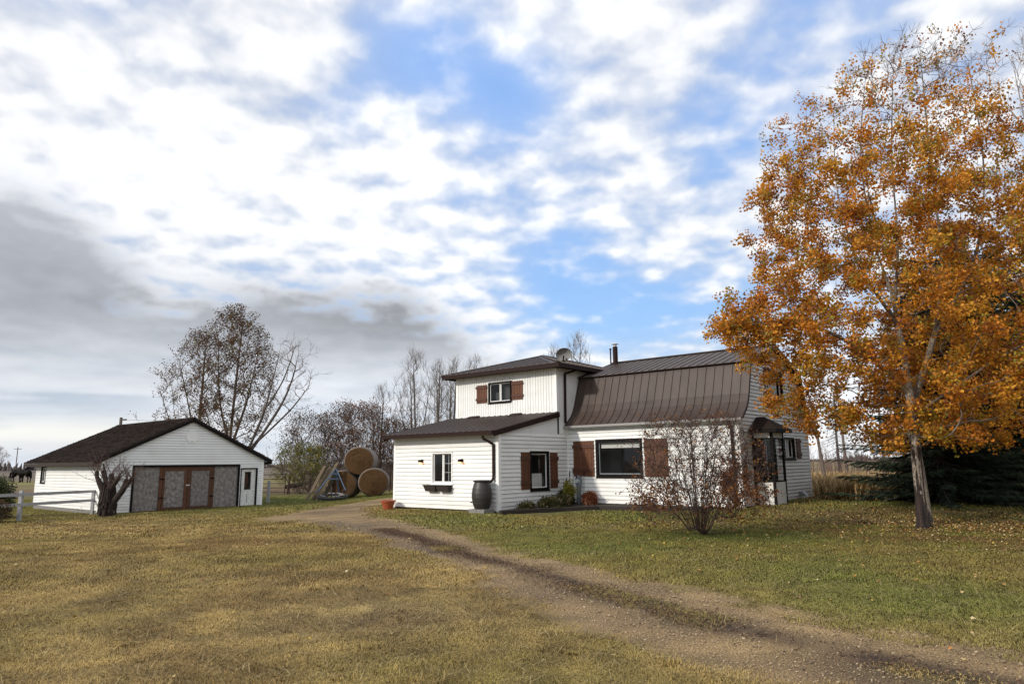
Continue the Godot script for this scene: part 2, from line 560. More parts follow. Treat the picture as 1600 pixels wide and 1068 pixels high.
func sheet(xs: PackedFloat32Array, ds: PackedFloat32Array) -> ArrayMesh:
	var v := PackedVector3Array()
	var n := PackedVector3Array()
	var c := PackedColorArray()
	var ix := PackedInt32Array()
	var w := xs.size()
	for d in ds:
		for x in xs:
			var y := gy(x, d)
			var k := nz2.get_noise_2d(x * 60.0, d * 60.0) * 0.012 if d < 60.0 and absf(x) < 40.0 else 0.0
			var cm := absf(drv(x, d).x)
			if cm < 1.5:
				k = lerpf(-0.02, k, sst((cm - 1.0) / 0.5))
			v.append(Vector3(x, y + k, -d))
			n.append(Vector3(gy(x - 0.2, d) - gy(x + 0.2, d), 0.4, gy(x, d + 0.2) - gy(x, d - 0.2)).normalized())
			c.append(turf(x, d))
	for j in ds.size() - 1:
		for i in w - 1:
			var a := j * w + i
			ix.append_array(PackedInt32Array([a, a + w, a + w + 1, a, a + w + 1, a + 1]))
	var ar := []
	ar.resize(Mesh.ARRAY_MAX)
	ar[Mesh.ARRAY_VERTEX] = v
	ar[Mesh.ARRAY_NORMAL] = n
	ar[Mesh.ARRAY_COLOR] = c
	ar[Mesh.ARRAY_INDEX] = ix
	var m := ArrayMesh.new()
	m.add_surface_from_arrays(Mesh.PRIMITIVE_TRIANGLES, ar)
	return m

func drive_colour(x: float, d: float, t: float) -> Color:
	var a := nz.get_noise_2d(x * 30.0 + 900.0, d * 30.0) * 1.3
	var b := nz2.get_noise_2d(x * 110.0, d * 110.0 + 50.0)
	var grit := Color(0.44, 0.30, 0.138).lerp(Color(0.235, 0.155, 0.08), clampf(0.4 + a * 0.9, 0, 1))
	var mid := exp(-pow((t + 0.02 + a * 0.12) / 0.24, 2)) * (1.0 - sst((d - 15.0) / 5.0)) * clampf(1.05 + b * 0.8 + a * 0.4, 0, 1)
	grit = grit.lerp(Color(0.075, 0.042, 0.022), mid)
	grit = grit.lerp(Color(0.115, 0.10, 0.03), mid * clampf(a * 2.2, 0, 0.8))
	if d > 13.0:
		grit = grit.lerp(Color(0.15, 0.105, 0.062), exp(-pow((t + 0.45) / 0.4, 2)) * clampf(0.5 + a, 0, 1) * (1.0 - sst((d - 21.0) / 3.0)))
	return grit * (1.0 + b * 0.40) * 1.22

func drive_edge(x: float, d: float) -> float:
	return 1.0 + nz.get_noise_2d(x * 36.0, d * 36.0 + 77.0) * 0.42 + nz2.get_noise_2d(x * 150.0, d * 150.0) * 0.22

func driveway() -> void:
	var v := PackedVector3Array()
	var n := PackedVector3Array()
	var c := PackedColorArray()
	var ix := PackedInt32Array()
	var d := 1.0
	while d < 46.0:
		var s := 0.045 + d * 0.0024
		var cc := drv(0.0, d)
		var mid := -cc.x * cc.y
		var x := mid - cc.y * 1.6
		while x < mid + cc.y * 1.6:
			var hx := x + s / 2
			var hd := d + s / 2
			var k := drv(hx, hd)
			if absf(k.x) < drive_edge(hx, hd):
				var at := v.size()
				for q in [[0, 0], [1, 0], [1, 1], [0, 1]]:
					var qx: float = x + q[0] * s
					var qd: float = d + q[1] * s
					var t := drv(qx, qd)
					var rut := -0.012 * exp(-pow((absf(t.x) - 0.55) / 0.25, 2)) + nz2.get_noise_2d(qx * 170.0, qd * 170.0) * 0.006
					v.append(Vector3(qx, gy(qx, qd) + 0.006 + rut, -qd))
					n.append(Vector3.UP)
					c.append(drive_colour(qx, qd, t.x).lerp(turf(qx, qd), sst((absf(t.x) - 0.75) / 0.5) * 0.8))
				ix.append_array(PackedInt32Array([at, at + 3, at + 2, at, at + 2, at + 1]))
			x += s
		d += s
	var ar := []
	ar.resize(Mesh.ARRAY_MAX)
	ar[Mesh.ARRAY_VERTEX] = v
	ar[Mesh.ARRAY_NORMAL] = n
	ar[Mesh.ARRAY_COLOR] = c
	ar[Mesh.ARRAY_INDEX] = ix
	var m := ArrayMesh.new()
	m.add_surface_from_arrays(Mesh.PRIMITIVE_TRIANGLES, ar)
	tag(put("driveway", m, M.gravel), "two track gravel drive with a strip of dead leaves down its middle, curving from the right foreground past the farmhouse", "driveway", "", "structure")

func clump(blades: int, spread: float, tall: float, wide: float, lean: float) -> ArrayMesh:
	var b := MB.new()
	for i in blades:
		var an := rng.randf() * TAU
		var r := sqrt(rng.randf()) * spread
		var p := Vector3(cos(an) * r, -0.005, sin(an) * r)
		var dir := Vector3(cos(an * 3.1 + i), 0, sin(an * 3.1 + i))
		var h := tall * rng.randf_range(0.5, 1.0)
		var w := dir.cross(Vector3.UP) * wide * rng.randf_range(0.6, 1.2)
		var m := p + Vector3.UP * h * 0.65 + dir * h * lean * 0.35
		var e := p + Vector3.UP * h * (1.0 - lean * 0.25) + dir * h * lean
		var k := rng.randf_range(0.65, 1.35)
		b.col = Color(k, k * rng.randf_range(0.92, 1.05), k)
		var nn := (dir * -0.4 + Vector3.UP).normalized()
		b.tri(p - w, p + w, m + w * 0.7, nn, nn, nn)
		b.tri(p - w, m + w * 0.7, m - w * 0.7, nn, nn, nn)
		b.tri(m - w * 0.7, m + w * 0.7, e, nn, nn, nn)
	return b.mesh()

func built_on(x: float, d: float) -> bool:
	var q := V(x, d) - HOUSE_AT
	q = q.rotated(Vector3.UP, deg_to_rad(-HOUSE_YAW))
	if q.x > -5.3 and q.x < 0.0 and q.z < 0.05 and q.z > -9.0: return true
	if q.x > -0.1 and q.x < 6.7 and q.z < -3.9 and q.z > -11.0: return true
	if q.x > 0.0 and q.x < 2.1 and q.z < 0.7 and q.z > -4.0: return true
	q = (V(x, d) - GARAGE_AT).rotated(Vector3.UP, deg_to_rad(-GARAGE_YAW))
	return q.x > -0.05 and q.x < 7.8 and q.z < 0.05 and q.z > -8.3

func grass() -> void:
	var meshes := [clump(20, 0.11, 0.042, 0.0032, 1.0), clump(26, 0.18, 0.050, 0.0045, 0.9), clump(32, 0.36, 0.060, 0.009, 0.8)]
	var bands := [[4.6, 9.5, 32000, 0], [9.5, 17.0, 36000, 1], [17.0, 46.0, 28000, 2]]
	for b in bands:
		var where := []
		var tint := PackedColorArray()
		for i in b[2]:
			var d: float = sqrt(lerpf(b[0] * b[0], b[1] * b[1], rng.randf()))
			var x: float = rng.randf_range(-0.80, 0.80) * d
			var k := drv(x, d)
			var e := drive_edge(x, d)
			var edge := absf(k.x) - e
			var strip := absf(k.x) < 0.22 and d < 14.0 and nz.get_noise_2d(x * 30.0 + 900.0, d * 30.0) > 0.06 and rng.randf() < 0.42
			if edge < -0.34 * pow(rng.randf(), 2.2) + 0.02 and not strip:
				continue
			if built_on(x, d):
				continue
			var s := rng.randf_range(0.55, 1.25) * (1.0 + 0.35 * nz.get_noise_2d(x * 40.0, d * 40.0))
			if d < 12.0 and k.x < 0.0: s *= 0.8
			where.append(Transform3D(Basis(Vector3.UP, rng.randf() * TAU).scaled(Vector3(1, s, 1)), V(x, d)))
			var c := turf(x, d) * rng.randf_range(0.85, 1.6)
			if rng.randf() < 0.12:
				c = c.lerp(Color(0.33, 0.26, 0.11), 0.6)
			tint.append(c)
		tag(scatter("lawn_grass", meshes[b[3]], M.blade, where, tint), ["short dry yellow lawn grass nearest the camera", "mown lawn grass on both sides of the middle of the drive", "greener lawn grass near the two buildings"][b[3]], "grass")

func tufts() -> void:
	# longer dry straws lying in the lawn and scattered taller tufts
	var where := []
	var tint := PackedColorArray()
	for i in 15000:
		var d: float = sqrt(lerpf(20.0, 13.0 * 13.0, rng.randf()))
		var x: float = rng.randf_range(-0.80, 0.80) * d
		if absf(drv(x, d).x) < drive_edge(x, d) - 0.12 and rng.randf() < 0.93: continue
		where.append(Transform3D(Basis.from_euler(Vector3(rng.randf_range(-0.15, 0.15), rng.randf() * TAU, rng.randf_range(0.0, 0.35))).scaled(Vector3(rng.randf_range(0.5, 1.2), 1, 1)), V(x, d, rng.randf_range(0.012, 0.04))))
		var k := rng.randf_range(0.5, 1.25)
		tint.append(Color(0.42 * k, 0.325 * k, 0.155 * k))
	var b := MB.new()
	b.quad(Vector3(-0.06, 0, -0.002), Vector3(0.06, 0.008, -0.001), Vector3(0.06, 0.008, 0.001), Vector3(-0.06, 0, 0.002), Vector3.UP)
	tag(scatter("dry_straw", b.mesh(), M.blade, where, tint), "pale dry straws lying in the lawn of the foreground", "grass")
	where = []
	tint = PackedColorArray()
	for i in 2600:
		var d: float = sqrt(lerpf(22.0, 24.0 * 24.0, pow(rng.randf(), 1.3)))
		var x: float = rng.randf_range(-0.80, 0.80) * d
		if absf(drv(x, d).x) < drive_edge(x, d) - 0.2 or built_on(x, d): continue
		if nz.get_noise_2d(x * 80.0, d * 80.0) < 0.02: continue
		var s := rng.randf_range(0.45, 0.85)
		where.append(Transform3D(Basis(Vector3.UP, rng.randf() * TAU).scaled(Vector3(s, s, s)), V(x, d)))
		tint.append(turf(x, d) * rng.randf_range(0.9, 1.5))
	tag(scatter("grass_tufts", clump(22, 0.07, 0.095, 0.0042, 0.75), M.blade, where, tint), "scattered taller tufts standing out of the mown lawn", "grass")

func litter() -> void:
	var b := MB.new()
	for i in 6:
		var a := TAU * i / 6.0
		var a2 := TAU * (i + 1) / 6.0
		var p := Vector3(cos(a) * 0.032, 0.010 * sin(a * 2.0), sin(a) * 0.025)
		var q := Vector3(cos(a2) * 0.032, 0.010 * sin(a2 * 2.0), sin(a2) * 0.025)
		b.flat(Vector3(0, -0.004, 0), p, q, Vector3.UP)
	var leafm := b.mesh()
	var where := []
	var tint := PackedColorArray()
	var pal := [Color(0.42, 0.30, 0.14), Color(0.30, 0.17, 0.05), Color(0.50, 0.40, 0.22), Color(0.36, 0.15, 0.03), Color(0.20, 0.09, 0.04), Color(0.42, 0.29, 0.05)]
	var n := 0
	while n < 5200:
		n += 1
		var x := 0.0
		var d := 0.0
		if n < 3400:
			var r := absf(rng.randfn(0, 4.6))
			var an := rng.randf() * TAU
			x = 10.2 + cos(an) * r * 1.1
			d = 16.8 + sin(an) * r
		else:
			d = sqrt(lerpf(25.0, 40.0 * 40.0, rng.randf()))
			x = rng.randf_range(-0.78, 0.78) * d
			if d < 12.0 and rng.randf() < 0.7: continue
		if d < 4.5 or built_on(x, d): continue
		var s := rng.randf_range(0.4, 0.95)
		where.append(Transform3D(Basis.from_euler(Vector3(rng.randf_range(-0.5, 0.5), rng.randf() * TAU, rng.randf_range(-0.5, 0.5))).scaled(Vector3(s, s, s)), V(x, d, 0.045 if absf(drv(x, d).x) > 1.0 else 0.018)))
		tint.append(pal[rng.randi() % 6])
	tag(scatter("fallen_leaves", leafm, M.dry_leaf, where, tint), "fallen tan and orange leaves strewn over the lawn under the orange tree", "leaves")
	# the strip of dead leaves and grass down the drive
	where = []
	tint = PackedColorArray()
	for i in 24000:
		var d := sqrt(lerpf(20.0, 18.0 * 18.0, rng.randf()))
		var c := drv(0, d)
		var t := rng.randfn(0.0, 0.19) + 0.10 * nz.get_noise_1d(d * 60.0)
		var x := -c.x * c.y + t * c.y
		var a := nz.get_noise_2d(x * 30.0 + 900.0, d * 30.0)
		if rng.randf() > 0.75 + a * 1.2: continue
		var s := rng.randf_range(0.14, 0.42)
		where.append(Transform3D(Basis.from_euler(Vector3(rng.randf_range(-0.7, 0.7), rng.randf() * TAU, rng.randf_range(-0.7, 0.7))).scaled(Vector3(s, s, s)), V(x, d, 0.014)))
		tint.append([Color(0.07, 0.035, 0.02), Color(0.11, 0.055, 0.03), Color(0.05, 0.03, 0.02), Color(0.19, 0.12, 0.06)][rng.randi() % 4])
	tag(scatter("dead_leaf_strip", leafm, M.dry_leaf, where, tint), "dark mat of dead leaves between the two wheel tracks of the drive", "leaves")
	# loose stones
	var sb := MB.new()
	sb.lathe([Vector2(0, -0.006), Vector2(0.009, -0.003), Vector2(0.011, 0.003), Vector2(0.006, 0.008), Vector2(0, 0.009)], 6)
	where = []
	tint = PackedColorArray()
	for i in 24000:
		var d := sqrt(lerpf(20.0, 22.0 * 22.0, pow(rng.randf(), 1.4)))
		var c := drv(0, d)
		var t := rng.randf_range(-1.02, 1.02)
		var x := -c.x * c.y + t * c.y
		if absf(t) < 0.2 and rng.randf() < 0.7: continue
		var s := rng.randf_range(0.3, 0.95) * (1.9 if rng.randf() < 0.04 else 1.0)
		where.append(Transform3D(Basis.from_euler(Vector3(rng.randf(), rng.randf() * TAU, 0)).scaled(Vector3(s, s * 0.7, s * rng.randf_range(0.7, 1.3))), V(x, d, 0.004)))
		var g := rng.randf_range(0.10, 0.44)
		tint.append(Color(g, g * 0.74, g * 0.47))
	tag(scatter("loose_gravel", sb.mesh(), M.pebble, where, tint), "loose tan gravel on the wheel tracks of the drive", "gravel")

func lay_ground() -> void:
	var xs := lines(-16.0, 16.0, 0.16, -1300.0, 1300.0)
	var ds := lines(2.0, 32.0, 0.16, -60.0, 2600.0)
	tag(put("ground", sheet(xs, ds), M.ground), "dry autumn lawn running back into pasture and bare fields", "ground", "", "structure")
	driveway()

# ---------------------------------------------------------------- building helpers
func top_at(prof: Array, x: float) -> float:
	for i in prof.size() - 1:
		if x <= prof[i + 1].x:
			return lerpf(prof[i].y, prof[i + 1].y, clampf((x - prof[i].x) / (prof[i + 1].x - prof[i].x), 0, 1))
	return prof[-1].y

func span_at(prof: Array, y: float) -> Vector2:
	var l: float = prof[0].x
	var r: float = prof[-1].x
	if prof[0].y < y:
		for i in prof.size() - 1:
			if prof[i + 1].y >= y:
				l = lerpf(prof[i].x, prof[i + 1].x, (y - prof[i].y) / (prof[i + 1].y - prof[i].y))
				break
	if prof[-1].y < y:
		for i in range(prof.size() - 1, 0, -1):
			if prof[i - 1].y >= y:
				r = lerpf(prof[i].x, prof[i - 1].x, (y - prof[i].y) / (prof[i - 1].y - prof[i].y))
				break
	return Vector2(l, r)

func lap_board(l0: float, r0: float, l1: float, r1: float, y0: float, y1: float, k: float) -> MB:
	var b := MB.new()
	# rain splash has tanned the lowest boards
	var mud := 0.22 * exp(-maxf(y0 - 0.05, 0.0) * 5.0)
	b.col = Color(k, k, k).lerp(Color(0.50, 0.42, 0.30), mud)
	var zb := 0.029 + rng.randf_range(-0.003, 0.003)
	y0 += 0.009
	var zt := 0.003
	var a := Vector3(l0, y0, zb)
	var c := Vector3(r0, y0, zb)
	var d := Vector3(r1, y1, zt)
	var e := Vector3(l1, y1, zt)
	var back := Vector3(0, 0, -0.018)
	b.quad(a, c, d, e, Vector3.BACK)
	b.quad(a, c, Vector3(r0, y0, -0.01), Vector3(l0, y0, -0.01), Vector3.DOWN)
	b.quad(a, e, Vector3(l1, y1, -0.01), Vector3(l0, y0, -0.01), Vector3.LEFT)
	b.quad(c, d, Vector3(r1, y1, -0.01), Vector3(r0, y0, -0.01), Vector3.RIGHT)
	return b

# a wall with openings, clad in boards that are its sub-parts; wall frame: x along, y up, z out
func clad_wall(parent: Node3D, xf: Transform3D, prof: Array, y0: float, holes: Array, step: float, style := "lap", thick := 0.12) -> Node3D:
	var b := MB.new()
	var cuts := []
	for p in prof: cuts.append(p.x)
	for h in holes:
		cuts.append(h.position.x)
		cuts.append(h.end.x)
	cuts.sort()
	for i in cuts.size() - 1:
		var a: float = cuts[i]
		var c: float = cuts[i + 1]
		if c - a < 0.001: continue
		var ta := top_at(prof, a)
		var tc := top_at(prof, c)
		var bands := []
		var y := y0
		var hs := []
		for h in holes:
			if h.position.x < (a + c) / 2 and h.end.x > (a + c) / 2: hs.append(h)
		hs.sort_custom(func(p, q): return p.position.y < q.position.y)
		for h in hs:
			if h.position.y > y + 0.001: bands.append([y, y, h.position.y, h.position.y])
			y = h.end.y
		bands.append([y, y, ta, tc])
		for q in bands:
			b.hexa([Vector3(a, q[0], -thick), Vector3(c, q[1], -thick), Vector3(c, q[1], -0.011), Vector3(a, q[0], -0.011), Vector3(a, q[2], -thick), Vector3(c, q[3], -thick), Vector3(c, q[3], -0.011), Vector3(a, q[2], -0.011)])
	var w := put("wall", b, M.vinyl if style == "plain" else M.room_wall, parent)
	w.transform = xf
	var peak := y0
	for p in prof: peak = maxf(peak, p.y)
	if style == "lap":
		var y := y0
		while y < peak - 0.01:
			var y1 := minf(y + step, peak)
			var s0 := span_at(prof, y)
			var s1 := span_at(prof, y1)
			var segs := [[s0.x, s0.y, s1.x, s1.y, y, y1]]
			for h in holes:
				var next := []
				for s in segs:
					var lo := maxf(s[4], h.position.y)
					var hi := minf(s[5], h.end.y)
					if hi - lo < 0.002 or h.end.x <= s[0] or h.position.x >= s[1]:
						next.append(s)
						continue
					if h.position.x > s[0] + 0.01: next.append([s[0], h.position.x, s[2], h.position.x, s[4], s[5]])
					if h.end.x < s[1] - 0.01: next.append([h.end.x, s[1], h.end.x, s[3], s[4], s[5]])
					var xa := maxf(s[0], h.position.x)
					var xb := minf(s[1], h.end.x)
					if lo > s[4] + 0.012: next.append([xa, xb, xa, xb, s[4], lo])
					if hi < s[5] - 0.012: next.append([xa, xb, xa, xb, hi, s[5]])
				segs = next
			var cutup := []
			for s in segs:
				if s[1] - s[0] > 3.2 and rng.randf() < 0.75:
					var at: float = lerpf(s[0], s[1], rng.randf_range(0.3, 0.7))
					cutup.append([s[0], at - 0.0015, s[2], at - 0.0015, s[4], s[5]])
					cutup.append([at + 0.0015, s[1], at + 0.0015, s[3], s[4], s[5]])
				else:
					cutup.append(s)
			for s in cutup:
				if s[1] - s[0] > 0.02:
					put("siding_board", lap_board(s[0], s[1], s[2], s[3], s[4], s[5], rng.randf_range(0.94, 1.0)), M.vinyl, w)
			y += step
	elif style == "upright":
		var x: float = prof[0].x
		while x < prof[-1].x - 0.01:
			var x1 := minf(x + step, prof[-1].x)
			var ys := [[y0, minf(top_at(prof, x), top_at(prof, x1))]]
			for h in holes:
				if h.position.x < x1 - 0.004 and h.end.x > x + 0.004:
					var next := []
					for q in ys:
						if h.position.y > q[0]: next.append([q[0], minf(q[1], h.position.y)])
						if h.end.y < q[1]: next.append([maxf(q[0], h.end.y), q[1]])
					ys = next
			for q in ys:
				if q[1] - q[0] < 0.02: continue
				var u := MB.new()
				var k := rng.randf_range(0.95, 1.0)
				u.col = Color(k, k, k)
				u.hexa([Vector3(x + 0.004, q[0], -0.009), Vector3(x1 - 0.004, q[0], -0.009), Vector3(x1 - 0.010, q[0], 0.012), Vector3(x + 0.010, q[0], 0.012), Vector3(x + 0.004, q[1], -0.009), Vector3(x1 - 0.004, q[1], -0.009), Vector3(x1 - 0.010, q[1], 0.012), Vector3(x + 0.010, q[1], 0.012)])
				put("siding_board", u, M.vinyl, w)
			x += step
	return w

func ring(b: MB, x0: float, y0: float, x1: float, y1: float, t: float, z0: float, z1: float) -> void:
	b.box(Vector3(x0, y0, z0), Vector3(x1, y0 + t, z1))
	b.box(Vector3(x0, y1 - t, z0), Vector3(x1, y1, z1))
	b.box(Vector3(x0, y0 + t, z0), Vector3(x0 + t, y1 - t, z1))
	b.box(Vector3(x1 - t, y0 + t, z0), Vector3(x1, y1 - t, z1))

func at2(xf: Transform3D, x: float, y: float, z := 0.0) -> Transform3D:
	return xf * Transform3D(Basis.IDENTITY, Vector3(x, y, z))

# origin at the opening's lower left corner on the wall's face
func window(parent: Node3D, xf: Transform3D, w: float, h: float, trim: Material, tw: float, lights := 1, bars := Vector2i.ZERO, sash: Material = null) -> Node3D:
	var o := group_node("window", parent, xf)
	var b := MB.new()
	ring(b, 0, 0, w, h, tw, -0.10, 0.034)
	b.box(Vector3(-0.02, -0.035, -0.012), Vector3(w + 0.02, -0.001, 0.052))
	put("frame", b, trim, o)
	var s: Material = sash if sash else M.vinyl_trim
	var n := lights
	var iw := (w - 2 * tw) / n
	for i in n:
		var x0 := tw + iw * i
		var sb := MB.new()
		ring(sb, x0 + 0.002, tw + 0.002, x0 + iw - 0.002, h - tw - 0.002, 0.032, -0.07 - 0.02 * (i % 2), -0.035 - 0.02 * (i % 2))
		put("sash", sb, s, o)
		var g := MB.new()
		var z := -0.055 - 0.02 * (i % 2)
		g.quad(Vector3(x0 + 0.034, tw + 0.034, z), Vector3(x0 + iw - 0.034, tw + 0.034, z), Vector3(x0 + iw - 0.034, h - tw - 0.034, z), Vector3(x0 + 0.034, h - tw - 0.034, z), Vector3.BACK)
		put("pane", g, M.window_glass, o)
		if i == n - 1 and (bars.x > 0 or bars.y > 0):
			for k in bars.x:
				var bx := x0 + 0.036 + (iw - 0.072) * (k + 1) / (bars.x + 1)
				var bb := MB.new()
				bb.box(Vector3(bx - 0.005, tw + 0.036, z - 0.018), Vector3(bx + 0.005, h - tw - 0.036, z - 0.006))
				put("glazing_bar", bb, s, o)
			for k in bars.y:
				var by := tw + 0.036 + (h - 2 * tw - 0.072) * (k + 1) / (bars.y + 1)
				var bb := MB.new()
				bb.box(Vector3(x0 + 0.036, by - 0.005, z - 0.030), Vector3(x0 + iw - 0.036, by + 0.005, z - 0.0185))
				put("glazing_bar", bb, s, o)
	return o

func shutter(parent: Node3D, xf: Transform3D, w: float, h: float, n: int, hinge: int) -> void:
	var o := group_node("shutter", parent, xf)
	for i in n:
		var b := MB.new()
		var k := rng.randf_range(0.72, 1.12)
		b.col = Color(k, k, k)
		b.hexa([Vector3(w * i / n + 0.003, 0, 0.016), Vector3(w * (i + 1) / n - 0.003, 0, 0.016), Vector3(w * (i + 1) / n - 0.007, 0, 0.042), Vector3(w * i / n + 0.007, 0, 0.042), Vector3(w * i / n + 0.003, h, 0.016), Vector3(w * (i + 1) / n - 0.003, h, 0.016), Vector3(w * (i + 1) / n - 0.007, h, 0.042), Vector3(w * i / n + 0.007, h, 0.042)])
		put("board", b, M.shutter_wood, o)
	for y in [h * 0.14, h * 0.80]:
		var b := MB.new()
		b.col = Color(0.62, 0.6, 0.6)
		b.box(Vector3(0.004 - (0.035 if hinge < 0 else 0.0), y, 0.0425), Vector3(w - 0.004 + (0.035 if hinge > 0 else 0.0), y + minf(0.11, h * 0.13), 0.066))
		put("batten", b, M.shutter_wood, o)

# one ribbed metal panel along a profile of points (the run of the slope), x from x0 to x1
func metal_panel(prof: Array, x0: float, x1: float, rib: float, k: float) -> MB:
	var b := MB.new()
	b.col = Color(k, k, k)
	for i in prof.size() - 1:
		var p: Vector3 = prof[i]
		var q: Vector3 = prof[i + 1]
		var up := Vector3.RIGHT.cross(p - q).normalized()
		if up.y < 0: up = -up
		var X0 := Vector3(x0, 0, 0)
		var X1 := Vector3(x1, 0, 0)
		var dn := -up * 0.02
		b.quad(p + X0, p + X1, q + X1, q + X0, up)
		b.quad(p + X0 + dn, p + X1 + dn, q + X1 + dn, q + X0 + dn, -up)
		# the standing rib
		var a := X0 + Vector3(0.034, 0, 0)
		var m0 := X0 + Vector3(0.009, 0, 0) + up * rib
		var m1 := X0 + Vector3(0.025, 0, 0) + up * rib
		b.quad(p + X0, q + X0, q + m0, p + m0, Vector3.LEFT)
		b.quad(p + m0, p + m1, q + m1, q + m0, up)
		b.quad(p + m1, q + m1, q + a, p + a, Vector3.RIGHT)
		if i == 0:
			b.quad(p + X0, p + X1, p + X1 + dn, p + X0 + dn, p - q)
			b.quad(p + X0, p + m0, p + m1, p + a, p - q)
	return b

# a plane slope cut into panels: frame x along the eave, y up the slope, z out of it; tops gives the length at each x
func slope_panels(parent: Node3D, xf: Transform3D, tops: Array, step: float, rib: float) -> void:
	var x: float = tops[0].x
	var cuts := []
	while x < tops[-1].x - 0.01:
		cuts.append(x)
		x += step
	for t in tops:
		var ok := true
		for c in cuts:
			if absf(c - t.x) < 0.02: ok = false
		if ok: cuts.append(t.x)
	cuts.sort()
	for i in cuts.size() - 1:
		var a: float = cuts[i]
		var c: float = cuts[i + 1]
		var ta := top_at(tops, a)
		var tc := top_at(tops, c)
		var b := MB.new()
		var k := rng.randf_range(0.90, 1.05)
		b.col = Color(k, k, k)
		var p := [Vector3(a, 0, -0.02), Vector3(c, 0, -0.02), Vector3(c, 0, 0), Vector3(a, 0, 0), Vector3(a, ta, -0.02), Vector3(c, tc, -0.02), Vector3(c, tc, 0), Vector3(a, ta, 0)]
		b.hexa(p)
		var rl := minf(ta, tc) if ta > 0.05 else 0.0
		if rl > 0.05:
			b.hexa([Vector3(a, 0.001, -0.001), Vector3(a + 0.034, 0.001, -0.001), Vector3(a + 0.025, 0.001, rib), Vector3(a + 0.009, 0.001, rib), Vector3(a, rl, -0.001), Vector3(a + 0.034, rl, -0.001), Vector3(a + 0.025, rl, rib), Vector3(a + 0.009, rl, rib)])
		var o := put("roof_panel", b, M.roof_metal, parent)
		o.transform = xf

func pipe_run(b: MB, pts: Array, w: float, side: Vector3) -> void:
	for i in pts.size() - 1:
		b.beam(pts[i], pts[i + 1], w, w * 0.8, side)

const LV := 3.988
const LB := 6.635
const LW := 6.933
const UA := 5.20
const UV := 3.354

